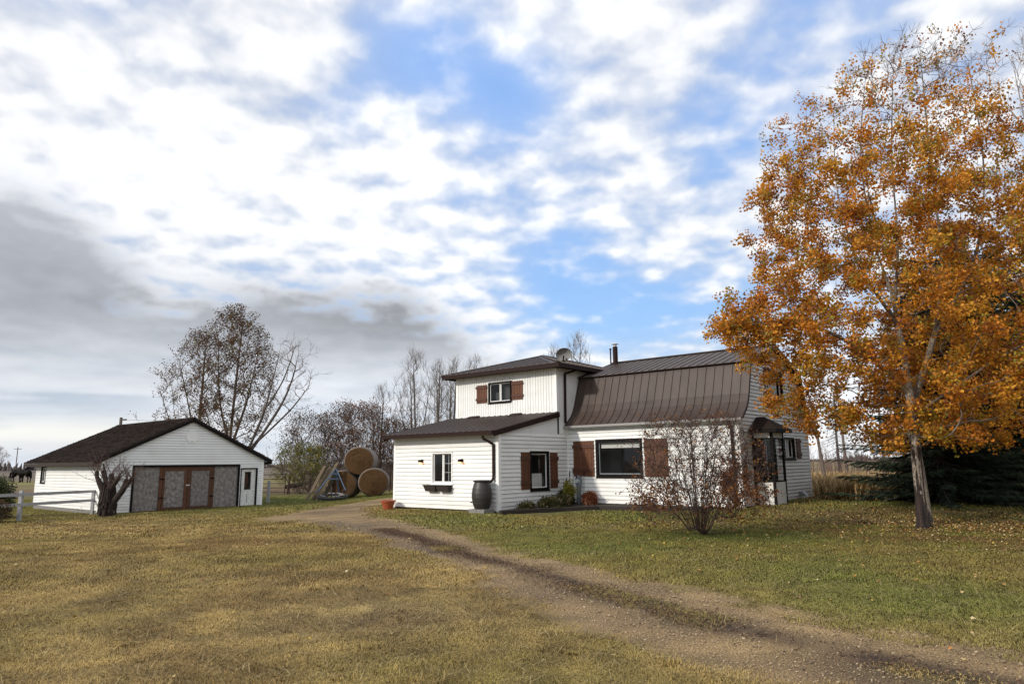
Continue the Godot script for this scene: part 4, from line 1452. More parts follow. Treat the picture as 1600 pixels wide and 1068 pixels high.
	b.box(Vector3(6.671, 0.741, -0.08), Vector3(7.214, 0.80, -0.035))
	b.box(Vector3(6.671, 0.801, -0.08), Vector3(6.74, 1.704, -0.035))
	b.box(Vector3(7.10, 0.801, -0.08), Vector3(7.214, 1.704, -0.035))
	put("door_leaf", b, M.white_paint, d)
	b = MB.new()
	b.box(Vector3(6.742, 0.802, -0.06), Vector3(7.098, 1.702, -0.055))
	put("pane", b, M.window_glass, d)
	b = MB.new()
	b.box(Vector3(6.80, 0.9, -0.20), Vector3(7.0, 1.62, -0.18))
	put("door_blind", b, M.frame_wood, d)
	b = MB.new()
	b.box(Vector3(6.90, 0.16, -0.044), Vector3(6.935, 0.60, -0.036))
	put("slot", b, M.grey_metal, d)
	b = MB.new()
	b.lathe([Vector2(0, 0), Vector2(0.018, 0.0), Vector2(0.03, 0.03), Vector2(0.02, 0.055), Vector2(0, 0.06)], 10)
	var kn := put("handle", b, M.galvanised, d)
	kn.transform = Transform3D(Basis(Vector3.RIGHT, PI / 2), Vector3(6.61, 0.82, -0.034))
	# round louvred vent in the gable
	var vg := group_node("gable_vent", g, Transform3D(Basis.IDENTITY, Vector3(ridge + 0.02, 3.42, 0.014)))
	b = MB.new()
	for i in 20:
		var a := TAU * i / 20
		var c := TAU * (i + 1) / 20
		var p := Vector3(cos(a), sin(a), 0)
		var q := Vector3(cos(c), sin(c), 0)
		var f := Vector3(0, 0, 0.03)
		b.hexa([p * 0.25, p * 0.30, q * 0.30, q * 0.25, p * 0.25 + f, p * 0.30 + f, q * 0.30 + f, q * 0.25 + f])
	put("rim", b, M.vinyl_trim, vg)
	for i in 6:
		var y := -0.21 + i * 0.075
		var hw := sqrt(maxf(0.0, 0.0625 - pow(y + 0.025, 2))) - 0.004
		b = MB.new()
		b.hexa([Vector3(-hw, y, 0.012), Vector3(hw, y, 0.012), Vector3(hw, y, 0.026), Vector3(-hw, y, 0.026), Vector3(-hw, y + 0.055, 0.006), Vector3(hw, y + 0.055, 0.006), Vector3(hw, y + 0.055, 0.012), Vector3(-hw, y + 0.055, 0.012)])
		put("louvre", b, M.vinyl_trim, vg)

# ---------------------------------------------------------------- trees
class Skel:
	var pos := PackedVector3Array()
	var par := PackedInt32Array()
	var ends := PackedInt32Array()
	var rad := PackedFloat32Array()

	func path(from: int, pts: Array) -> int:
		var last := from
		for p in pts:
			par.push_back(last)
			pos.push_back(p)
			last = pos.size() - 1
		return last

	func nearest(p: Vector3) -> int:
		var best := -1
		var bd := 1e9
		for i in pos.size():
			var q := pos[i].distance_squared_to(p)
			if q < bd:
				bd = q
				best = i
		return best

func along(pts: Array, seg: float) -> Array:
	var c := Curve3D.new()
	for i in pts.size():
		var t := Vector3.ZERO
		if i > 0 and i < pts.size() - 1:
			t = (pts[i + 1] - pts[i - 1]) * 0.16
		c.add_point(pts[i], -t, t)
	c.bake_interval = seg
	var out := []
	var n := maxi(1, int(ceil(c.get_baked_length() / seg)))
	for i in n + 1:
		out.append(c.sample_baked(c.get_baked_length() * i / n))
	return out

# stems: polylines; tips: where the shoots must end. Every tip joins the nearest fitting place on what has grown so far.
func grow(stems: Array, tips: Array, seg: float, slope: float, wiggle: float, base_r: float, tip_r: float) -> Skel:
	var s := Skel.new()
	var stem_ends := []
	for k in stems.size():
		var pts := along(stems[k], seg)
		if k == 0 or s.pos.is_empty():
			stem_ends.append(s.path(-1, pts))
		else:
			var near := s.nearest(pts[0])
			if s.pos[near].distance_to(pts[0]) < 0.45:
				pts.pop_front()
				stem_ends.append(s.path(near, pts))
			else:
				stem_ends.append(s.path(-1, pts))
	var order := []
	for t in tips:
		var best := 1e9
		for i in s.pos.size():
			best = minf(best, s.pos[i].distance_squared_to(t))
		order.append([best, t])
	order.sort_custom(func(a, b): return a[0] < b[0])
	for o in order:
		var t: Vector3 = o[1]
		var bi := 0
		var bs := 1e9
		for i in s.pos.size():
			var q := s.pos[i]
			var dx := t.x - q.x
			var dz := t.z - q.z
			var dy := t.y - q.y
			var hd := dx * dx + dz * dz
			var sc := hd + dy * dy
			if sc > bs: continue
			var need := slope * sqrt(hd) - dy
			if need > 0.0: sc += need * need * 3.0 + need * 0.3
			if sc < bs:
				bs = sc
				bi = i
		var p := s.pos[bi]
		var L := p.distance_to(t)
		if L < seg * 0.4: continue
		var pd := Vector3.UP
		if s.par[bi] >= 0: pd = (p - s.pos[s.par[bi]]).normalized()
		var ctrl := p + (pd * 0.5 + (t - p).normalized() * 0.5 + Vector3(0, 0.12, 0)) * L * 0.5
		var n := maxi(1, int(ceil(L / seg)))
		var pts := []
		for i in range(1, n + 1):
			var u := float(i) / n
			var q := p * (1 - u) * (1 - u) + ctrl * 2 * u * (1 - u) + t * u * u
			if i < n: q += Vector3(rng.randfn(), rng.randfn(), rng.randfn()) * wiggle * seg
			pts.append(q)
		s.ends.push_back(s.path(bi, pts))
	for e in stem_ends: s.ends.push_back(e)
	var cnt := PackedFloat32Array()
	cnt.resize(s.pos.size())
	for e in s.ends: cnt[e] += 1.0
	var top := 1.0
	for i in range(s.pos.size() - 1, -1, -1):
		if s.par[i] >= 0: cnt[s.par[i]] += cnt[i]
		else: top = maxf(top, cnt[i])
	var ex := log(base_r / tip_r) / log(maxf(top, 2.0))
	s.rad.resize(s.pos.size())
	for i in s.pos.size():
		s.rad[i] = tip_r * pow(maxf(cnt[i], 1.0), ex)
	return s

func limb_meshes(s: Skel, split: float, thick: Color, thin: Color) -> Array:
	var a := MB.new()
	var b := MB.new()
	for i in s.pos.size():
		var p := s.par[i]
		if p < 0: continue
		var r1 := s.rad[i]
		var r0 := minf(s.rad[p], r1 * 1.25)
		var m := a if r1 > split else b
		var t := clampf(r1 / (split * 2.5), 0, 1)
		m.col = thin.lerp(thick, t)
		m.cone(s.pos[p], s.pos[i], r0, r1, 9 if r1 > 0.07 else (6 if r1 > 0.03 else (4 if r1 > 0.012 else 3)))
	return [a, b]

func twigs(s: Skel, b: MB, per: int, length: float, r: float, colr: Color, up := 0.35, inner := 0.0) -> Array:
	var at := []
	var hosts := []
	for e in s.ends: hosts.append(e)
	if inner > 0.0:
		for i in s.pos.size():
			if s.rad[i] < 0.035 and rng.randf() < inner: hosts.append(i)
	b.col = colr
	for e in hosts:
		var p := s.pos[e]
		var d := Vector3.UP
		if s.par[e] >= 0: d = (p - s.pos[s.par[e]]).normalized()
		for k in per:
			var q := (d * 0.8 + Vector3(rng.randfn(), rng.randfn() + up, rng.randfn()) * 0.55).normalized()
			var L := length * rng.randf_range(0.5, 1.15)
			var m := p + q * L * 0.5 + Vector3(rng.randfn(), rng.randfn(), rng.randfn()) * L * 0.06
			var en := p + (q + Vector3(0, up * 0.3, 0)).normalized() * L
			b.cone(p, m, r, r * 0.75, 3)
			b.cone(m, en, r * 0.75, r * 0.4, 3)
			at.append([en, q])
			if rng.randf() < 0.7:
				var q2 := (q + Vector3(rng.randfn(), rng.randfn() + up, rng.randfn()) * 0.5).normalized()
				b.cone(m, m + q2 * L * 0.45, r * 0.6, r * 0.35, 3)
				at.append([m + q2 * L * 0.45, q2])
	return at

func leaf_cluster(n: int, spread: float, size: float) -> ArrayMesh:
	var b := MB.new()
	for i in n:
		var c := Vector3(rng.randfn(), rng.randfn(), rng.randfn()) * spread * 0.5
		var bs := Basis.from_euler(Vector3(rng.randf_range(-1.3, 1.3), rng.randf() * TAU, rng.randf_range(-1.0, 1.0)))
		var s := size * rng.randf_range(0.7, 1.25)
		var k := rng.randf_range(0.6, 1.4)
		b.col = Color(k, k * rng.randf_range(0.85, 1.12), k)
		var nn := bs.y
		var p := []
		for q in [Vector3(0, 0, -0.55), Vector3(0.42, 0.06, -0.15), Vector3(0.36, 0.06, 0.25), Vector3(0, 0.0, 0.55), Vector3(-0.36, 0.06, 0.25), Vector3(-0.42, 0.06, -0.15)]:
			p.append(c + bs * (q * s))
		for j in range(1, 5):
			b.flat(p[0], p[j], p[j + 1], nn)
	return b.mesh()

func envelope_tips(n: int, lo: float, hi: float, f: Callable, clumps: int, spread: float) -> Array:
	# f(y) gives (left, right, middle depth, half depth)
	var cl := []
	var guard := 0
	while cl.size() < clumps and guard < 20000:
		guard += 1
		var y := rng.randf_range(lo, hi)
		var e: Array = f.call(y)
		var u := rng.randf_range(-1, 1)
		var w := rng.randf_range(-1, 1)
		if u * u + w * w > 1.0 or rng.randf() > (e[1] - e[0]) / 7.0: continue
		cl.append(V((e[0] + e[1]) / 2 + u * (e[1] - e[0]) / 2, e[2] + w * e[3]) * Vector3(1, 0, 1) + Vector3(0, y, 0))
	var tips := []
	guard = 0
	while tips.size() < n and guard < n * 30:
		guard += 1
		var c: Vector3 = cl[rng.randi() % cl.size()]
		var p := c + Vector3(rng.randfn(), rng.randfn() * 0.75, rng.randfn()) * spread
		if p.y < lo or p.y > hi: continue
		var e: Array = f.call(p.y)
		var u: float = (p.x - (e[0] + e[1]) / 2) / ((e[1] - e[0]) / 2)
		var w: float = (-p.z - e[2]) / e[3]
		if u * u + w * w > 1.05: continue
		tips.append(p)
	return tips

func lut(table: Array, y: float) -> float:
	for i in table.size() - 1:
		if y <= table[i + 1][0]:
			return lerpf(table[i][1], table[i + 1][1], clampf((y - table[i][0]) / (table[i + 1][0] - table[i][0]), 0, 1))
	return table[-1][1]

func orange_tree() -> void:
	rng.seed = 4242
	var at := V(9.6, 16.6)
	var t := thing("aspen_tree", "tall twin trunked aspen with orange leaves on the lawn at right", "tree", at)
	var lft := [[2.0, 7.6], [2.6, 6.7], [3.6, 6.0], [4.6, 5.35], [5.1, 5.3], [5.7, 6.1], [7.0, 6.2], [8.4, 5.95], [9.1, 6.5], [10.3, 6.9], [11.2, 8.0], [12.2, 9.0], [13.3, 10.3]]
	var rgt := [[2.0, 13.6], [3.0, 14.6], [6.0, 14.4], [8.5, 13.7], [10.0, 13.2], [12.0, 12.6], [13.3, 11.8]]
	var env := func(y: float) -> Array:
		var a := lut(lft, y)
		var b := lut(rgt, y)
		return [a, b, 16.9, minf(3.4, (b - a) * 0.42)]
	var tips := []
	var tries := 0
	while tips.size() < 880 and tries < 60000:
		tries += 1
		var y := rng.randf_range(2.0, 12.25)
		var e: Array = env.call(y)
		var u := rng.randf_range(-1, 1)
		var w := rng.randf_range(-1, 1)
		if u * u + w * w > 1.0: continue
		var p := Vector3((e[0] + e[1]) / 2 + u * (e[1] - e[0]) / 2, y, -(e[2] + w * e[3]))
		if nz.get_noise_3d(p.x * 85.0, p.y * 120.0, p.z * 85.0) < rng.randf_range(-0.10, 0.08) - 0.01: continue
		if u * u + w * w < 0.22 and y < 9.5 and rng.randf() < 0.55: continue
		var near := false
		for q in tips:
			if q.distance_squared_to(p) < 0.15:
				near = true
				break
		if not near: tips.append(p)
	for i in 150:
		var y := 10.6 + 1.75 * pow(rng.randf(), 0.8)
		var e: Array = env.call(y)
		tips.append(Vector3(lerpf(e[0], e[1], rng.randf_range(0.12, 0.95)), y, -16.9 + rng.randfn() * 0.7))
	# the long low limb reaching out over the roof on the left
	for i in 40:
		tips.append(Vector3(5.25 + absf(rng.randfn()) * 0.9, 4.75 + rng.randfn() * 0.16, -16.4 + rng.randfn() * 0.4))
	var stems := [
		[Vector3(9.42, -0.1, -16.38), Vector3(9.52, 1.3, -16.55), Vector3(9.70, 2.6, -16.8), Vector3(9.66, 5.4, -17.0), Vector3(9.38, 7.1, -17.1), Vector3(9.2, 9.4, -17.0), Vector3(9.5, 11.6, -16.9)],
		[Vector3(10.10, -0.1, -17.3), Vector3(9.96, 1.4, -17.2), Vector3(9.86, 2.7, -17.1), Vector3(10.5, 4.6, -16.9), Vector3(10.85, 6.5, -16.8), Vector3(10.95, 9.2, -16.9), Vector3(11.1, 12.5, -17.0)],
		[Vector3(9.66, 5.4, -17.0), Vector3(10.1, 7.2, -17.3), Vector3(10.25, 9.6, -17.4), Vector3(10.6, 12.4, -17.4)],
		[Vector3(10.5, 4.6, -16.9), Vector3(11.6, 6.6, -16.6), Vector3(12.1, 9.0, -16.6), Vector3(12.2, 11.8, -16.8)],
		[Vector3(9.66, 5.0, -17.0), Vector3(8.7, 6.3, -16.6), Vector3(8.2, 8.2, -16.4), Vector3(8.3, 10.2, -16.4)],
		[Vector3(9.7, 3.2, -16.9), Vector3(8.4, 4.3, -16.6), Vector3(6.9, 4.9, -16.4), Vector3(5.7, 4.8, -16.3)],
		[Vector3(9.86, 2.6, -17.1), Vector3(10.8, 3.3, -16.8), Vector3(12.2, 4.2, -16.5), Vector3(13.4, 4.6, -16.4)]]
	var s := grow(stems, tips, 0.30, 0.25, 0.10, 0.105, 0.0055)
	for i in s.pos.size():
		s.rad[i] = maxf(0.005, s.rad[i] * lerpf(1.0, 0.62, clampf((s.pos[i].y - 3.0) / 5.0, 0, 1)))
		s.pos[i] -= at
	var lm := limb_meshes(s, 0.035, Color(0.42, 0.38, 0.32), Color(0.13, 0.095, 0.07))
	# the two lower trunks, furrowed and blotched
	for k in 2:
		var b := MB.new()
		var line := along(stems[k].slice(0, 3), 0.07)
		var pts := []
		var rr := []
		for i in line.size():
			pts.append(line[i] - at)
			var y: float = line[i].y
			rr.append((0.108 if k == 0 else 0.080) * (1.0 + 0.50 * exp(-maxf(y, 0.0) * 3.0)) * (1.0 - 0.04 * y))
		var sides := 22
		for i in pts.size() - 1:
			for q in sides:
				var quadp := []
				var cols := []
				for e in [[0, 0], [0, 1], [1, 1], [1, 0]]:
					var an: float = TAU * ((q + e[1]) % sides) / sides
					var y: float = line[i + e[0]].y
					var f := nz2.get_noise_3d(cos(an) * 90.0 + k * 500.0, y * 26.0, sin(an) * 90.0)
					var rad: float = rr[i + e[0]] * (1.0 + f * 0.20)
					quadp.append(pts[i + e[0]] + Vector3(cos(an), 0, sin(an)) * rad)
				var y0: float = line[i].y
				var an0: float = TAU * q / sides
				var f0 := nz.get_noise_3d(cos(an0) * 130.0 + k * 300.0, y0 * 150.0, sin(an0) * 130.0)
				var f1 := nz2.get_noise_3d(cos(an0) * 420.0, y0 * 110.0, sin(an0) * 420.0)
				if k == 0:
					var pale := sst((y0 - 1.75 + f0 * 2.6) / 0.35)
					b.col = Color(0.055, 0.038, 0.033).lerp(Color(0.50, 0.46, 0.41), pale) * clampf(0.9 + 1.5 * f1, 0.25, 1.8)
				else:
					b.col = Color(0.135, 0.108, 0.09) * clampf(0.85 + f0 + f1 * 1.3, 0.2, 1.8)
				b.quad(quadp[0], quadp[1], quadp[2], quadp[3], (quadp[0] + quadp[2]) / 2 - (pts[i] + pts[i + 1]) / 2)
		put("trunk", b, M.bark, t)
	put("limb", lm[0], M.aspen_bark if false else M.bark, t)
	var tw := twigs(s, lm[1], 4, 0.34, 0.0045, Color(0.14, 0.10, 0.075), 0.15, 0.06)
	put("branch", lm[1], M.twig, t)
	var where := []
	var tint := PackedColorArray()
	var put_at := func(p: Vector3, sp: float) -> void:
		where.append(Transform3D(Basis(Vector3.UP, rng.randf() * TAU).scaled(Vector3.ONE * rng.randf_range(0.7, 1.2)), p + Vector3(rng.randfn(), rng.randfn(), rng.randfn()) * sp))
		var y := p.y
		var k := nz.get_noise_3d(p.x * 90.0, p.y * 90.0, p.z * 90.0)
		var c := Color(0.60, 0.215, 0.015).lerp(Color(0.70, 0.36, 0.030), clampf(0.45 + k * 1.6 + rng.randfn() * 0.25, 0, 1))
		if rng.randf() < 0.13 + maxf(0.0, k) * 0.35: c = Color(0.33, 0.26, 0.028)
		if rng.randf() < 0.14: c = Color(0.27, 0.085, 0.015)
		tint.append(c * rng.randf_range(0.75, 1.2))
	for q in tw:
		var y: float = q[0].y
		var chance := 0.95 if y < 9.6 else lerpf(0.95, 0.05, clampf((y - 9.5) / 1.7, 0, 1))
		var side := 0.75 if q[0].x > 3.0 and y > 5.0 else 1.0
		if rng.randf() < chance * side:
			put_at.call(q[0], 0.035)
			if y < 9.4 and rng.randf() < 0.85: put_at.call(q[0] - q[1] * 0.12, 0.05)
			if y < 7.6 and rng.randf() < 0.50: put_at.call(q[0] - Vector3(0, 0.10, 0), 0.07)
	for i in s.pos.size():
		if s.rad[i] < 0.018 and rng.randf() < (0.16 if s.pos[i].y < 9.5 else 0.05):
			put_at.call(s.pos[i], 0.09)
	scatter("leaves", leaf_cluster(13, 0.150, 0.056), M.leaf, where, tint, t)

func bare_tree(called: String, label: String, h: float, w: float, stems: Array, n: int, bark: Color, tw_len: float, group: String, leaves := 0.0, low := 0.28, r := 0.0, rise := 1.9) -> Node3D:
	# built at the origin of the thing
	var t := thing(called, label, "tree", Vector3.ZERO, 0.0, group)
	var tips := []
	while tips.size() < n:
		var y := h * lerpf(low, 1.0, pow(rng.randf(), 0.75))
		var f := (y / h - low) / (1.0 - low)
		var rad := w * 0.5 * pow(sin(PI * clampf(0.12 + f * 0.86, 0, 1)), 0.75)
		var an := rng.randf() * TAU
		var q := sqrt(rng.randf()) * rad
		tips.append(Vector3(cos(an) * q, y, sin(an) * q))
	var s := grow(stems, tips, 0.36, rise, 0.06, r if r > 0.0 else h * 0.0125, 0.007)
	var lm := limb_meshes(s, 0.03, bark, bark * 0.8)
	put("trunk", lm[0], M.bark, t)
	var at := twigs(s, lm[1], 3, tw_len, 0.0065, bark * 0.75, 1.1, 0.25)
	put("branch", lm[1], M.twig, t)
	if leaves > 0.0:
		var where := []
		var tint := PackedColorArray()
		for q in at:
			if rng.randf() < leaves:
				where.append(Transform3D(Basis(Vector3.UP, rng.randf() * TAU), q[0]))
				tint.append(Color(0.14, 0.065, 0.025) * rng.randf_range(0.5, 1.3) if rng.randf() < 0.85 else Color(0.26, 0.22, 0.06))
		scatter("leaves", leaf_cluster(6, 0.30, 0.10), M.leaf, where, tint, t)
	return t

func shrub(called: String, label: String, at: Vector3, h: float, w: float, stem_n: int, n: int, bark: Color, group := "", lean := 0.0, tr := 0.006) -> Array:
	var t := thing(called, label, "shrub", at, 0.0, group)
	var stems := []
	for i in stem_n:
		var a := TAU * i / stem_n + rng.randf() * 0.6
		var o := rng.randf_range(0.15, 1.0)
		var d := Vector3(cos(a), 0, sin(a))
		var hh := h * rng.randf_range(0.55, 0.95) * (1.0 - 0.3 * o)
		stems.append([d * 0.12 * o * w * 0.5, d * o * w * 0.20 + Vector3(lean * 0.3, hh * 0.45, 0), d * o * w * 0.42 + Vector3(lean, hh, 0)])
	var tips := []
	while tips.size() < n:
		var y := h * lerpf(0.12, 1.0, pow(rng.randf(), 0.8))
		var f := y / h
		var rad := w * 0.5 * pow(sin(PI * clampf(0.14 + f * 0.72, 0, 1)), 0.6)
		var an := rng.randf() * TAU
		var q := sqrt(rng.randf()) * rad
		tips.append(Vector3(cos(an) * q + lean * f, y, sin(an) * q))
	var s := grow(stems, tips, h * 0.07, 0.7, 0.10, maxf(0.02, h * 0.012), tr)
	var lm := limb_meshes(s, 0.0, bark, bark * 0.9)
	var tw := twigs(s, lm[0], 3, h * 0.13, tr * 0.8, bark * 0.9, 0.5, 0.25)
	put("stem", lm[0], M.twig, t)
	return [t, tw, s]

func shrub_leaves(made: Array, chance: Callable, mesh: ArrayMesh, pal: Array, spread := 0.04) -> void:
	var where := []
	var tint := PackedColorArray()
	for q in made[1]:
		var k: float = chance.call(q[0])
		while k > 0.0:
			if rng.randf() < k:
				where.append(Transform3D(Basis(Vector3.UP, rng.randf() * TAU).scaled(Vector3.ONE * rng.randf_range(0.7, 1.2)), q[0] + Vector3(rng.randfn(), rng.randfn(), rng.randfn()) * spread))
				tint.append(pal[rng.randi() % pal.size()] * rng.randf_range(0.7, 1.3))
			k -= 1.0
	scatter("leaves", mesh, M.leaf, where, tint, made[0])

func spruce(label: String, at: Vector3, h: float, w: float) -> void:
	var t := thing("spruce_tree", label, "tree", at, 0.0, "dark spruces behind the orange tree")
	var b := MB.new()
	b.col = Color(0.10, 0.075, 0.055)
	b.tube([Vector3(0, -0.2, 0), Vector3(0, h * 0.5, 0), Vector3(0, h, 0)], [h * 0.022, h * 0.013, 0.01], 9)
	put("trunk", b, M.bark, t)
	var br := MB.new()
	br.col = Color(0.09, 0.07, 0.05)
	var where := []
	var tint := PackedColorArray()
	var y := 0.25
	while y < h * 0.985:
		var f := y / h
		var L := w * 0.5 * pow(1.0 - f, 0.85) + 0.12
		var n := int(9 + 7 * (1.0 - f))
		for k in n:
			var a := rng.randf() * TAU
			var l := L * rng.randf_range(0.55, 1.15)
			var d := Vector3(cos(a), 0, sin(a))
			var p0 := Vector3(0, y + rng.randf_range(-0.12, 0.12), 0)
			var droop := lerpf(-0.32, 0.25, f)
			var p1 := p0 + d * l * 0.55 + Vector3(0, droop * l * 0.6, 0)
			var p2 := p0 + d * l + Vector3(0, droop * l * 0.75 + 0.06 * l, 0)
			br.cone(p0, p1, 0.010 + l * 0.007, 0.008 + l * 0.003, 4)
			br.cone(p1, p2, 0.008 + l * 0.003, 0.004, 3)
			var m := maxi(2, int(l / 0.135))
			for i in m:
				var u := (i + 0.7) / m
				if u < 0.18: continue
				var q := p0.lerp(p1, u / 0.55) if u < 0.55 else p1.lerp(p2, (u - 0.55) / 0.45)
				for sd in [-1, 1]:
					var dir: Vector3 = (d + d.cross(Vector3.UP) * sd * rng.randf_range(0.5, 1.1) + Vector3(0, droop * 0.5 - 0.25 + rng.randfn() * 0.26, 0)).normalized()
					var z: Vector3 = dir.cross(Vector3.UP).normalized()
					var sc := rng.randf_range(0.75, 1.25) * (0.6 + 0.5 * (1.0 - u))
					where.append(Transform3D(Basis(dir, z.cross(dir), z) * Basis(Vector3.RIGHT, rng.randfn() * 0.4) * Basis.from_scale(Vector3.ONE * sc), q))
					tint.append(Color(0.024, 0.042, 0.022).lerp(Color(0.050, 0.075, 0.036), maxf(0.0, u - 0.55)) * rng.randf_range(0.55, 1.4))
		y += lerpf(0.20, 0.15, f)
	put("branch", br, M.twig, t)
	scatter("foliage", M_spray, M.needle, where, tint, t)

var M_spray: ArrayMesh

func make_spray() -> void:
	var b := MB.new()
	for i in 11:
		var u := i / 11.0
		for sd in [-1, 1]:
			var p := Vector3(u * 0.36, 0, 0)
			var l := 0.15 * (1.0 - u * 0.7)
			var e := p + Vector3(l * 0.8, rng.randf_range(-0.035, 0.02), sd * l * 0.75)
			var w := Vector3(0.011, 0.0, -sd * 0.006)
			var k := rng.randf_range(0.6, 1.4)
			b.col = Color(k, k, k)
			var up := Vector3(0, 0.012, 0)
			b.flat(p - w, p + w, e, Vector3.UP)
			b.flat(p - up, p + up, e, Vector3(0, 0, sd))
	b.flat(Vector3(0, 0, -0.012), Vector3(0, 0, 0.012), Vector3(0.44, -0.02, 0), Vector3.UP)
	M_spray = b.mesh()

func thicket_stems(n: int, x0: float, x1: float, d0: float, d1: float, h0: float, h1: float, r: float, col: Color) -> MB:
	var b := MB.new()
	for i in n:
		var x := rng.randf_range(x0, x1)
		var d := rng.randf_range(d0, d1)
		var h := rng.randf_range(h0, h1) * (0.8 + 0.35 * nz.get_noise_2d(x * 30.0, d * 30.0))
		var p := V(x, d)
		var ln := Vector3(rng.randfn() * 0.10, 1, rng.randfn() * 0.10)
		var k := rng.randf_range(0.6, 1.4)
		b.col = Color(col.r * k, col.g * k, col.b * k * rng.randf_range(0.9, 1.1))
		var m := p + ln * h * 0.5
		var e := m + (ln + Vector3(rng.randfn(), 0, rng.randfn()) * 0.1) * h * 0.5
		b.cone(p, m, r, r * 0.7, 3)
		b.cone(m, e, r * 0.7, r * 0.25, 3)
		for j in int(h * 3.0):
			var u := rng.randf_range(0.25, 1.0)
			var q := p.lerp(m, u * 2) if u < 0.5 else m.lerp(e, u * 2 - 1)
			b.cone(q, q + Vector3(rng.randfn() * 0.4, rng.randf_range(0.35, 1.0), rng.randfn() * 0.4) * rng.randf_range(0.25, 0.8) * minf(1.0, h / 3.0), r * 0.4, r * 0.18, 3)
	return b

func leaning_tree() -> void:
	rng.seed = 99
	var at := V(-17.6, 45.0)
	var t := thing("leaning_tree", "leaning bare tree over the right end of the garage roof", "tree", at)
	var stems := [[Vector3(0, -0.1, 0), Vector3(0.4, 2.6, 0), Vector3(1.4, 5.2, 0.2), Vector3(1.9, 7.5, 0.1), Vector3(2.3, 9.8, 0)],
		[Vector3(0.4, 2.6, 0), Vector3(1.5, 4.4, -0.3), Vector3(2.5, 6.2, -0.4), Vector3(3.1, 7.8, -0.3), Vector3(3.5, 9.4, 0)],
		[Vector3(1.55, 5.6, 0.2), Vector3(2.7, 7.4, 0.5), Vector3(3.3, 9.3, 0.5)],
		[Vector3(0.9, 3.4, -0.1), Vector3(2.3, 4.6, 0.3), Vector3(3.4, 5.7, 0.4), Vector3(4.4, 7.0, 0.5)],
		[Vector3(0.3, 2.2, 0), Vector3(1.8, 2.1, 0.4), Vector3(3.4, 1.6, 0.5), Vector3(4.1, 1.1, 0.5)]]
	var tips := []
	for st in stems:
		for k in 44:
			var u: float = rng.randf_range(0.35, 1.0) * (st.size() - 1)
			var i := mini(int(u), st.size() - 2)
			var p: Vector3 = st[i].lerp(st[i + 1], u - i)
			tips.append(p + Vector3(rng.randfn() * 0.7, rng.randf_range(0.1, 1.2), rng.randfn() * 0.7))
	var s := grow(stems, tips, 0.36, 0.5, 0.09, 0.17, 0.008)
	var bc := Color(0.17, 0.14, 0.12)
	var lm := limb_meshes(s, 0.03, bc, bc)
	put("trunk", lm[0], M.bark, t)
	twigs(s, lm[1], 3, 0.6, 0.0065, bc, 0.4, 0.15)
	put("branch", lm[1], M.twig, t)

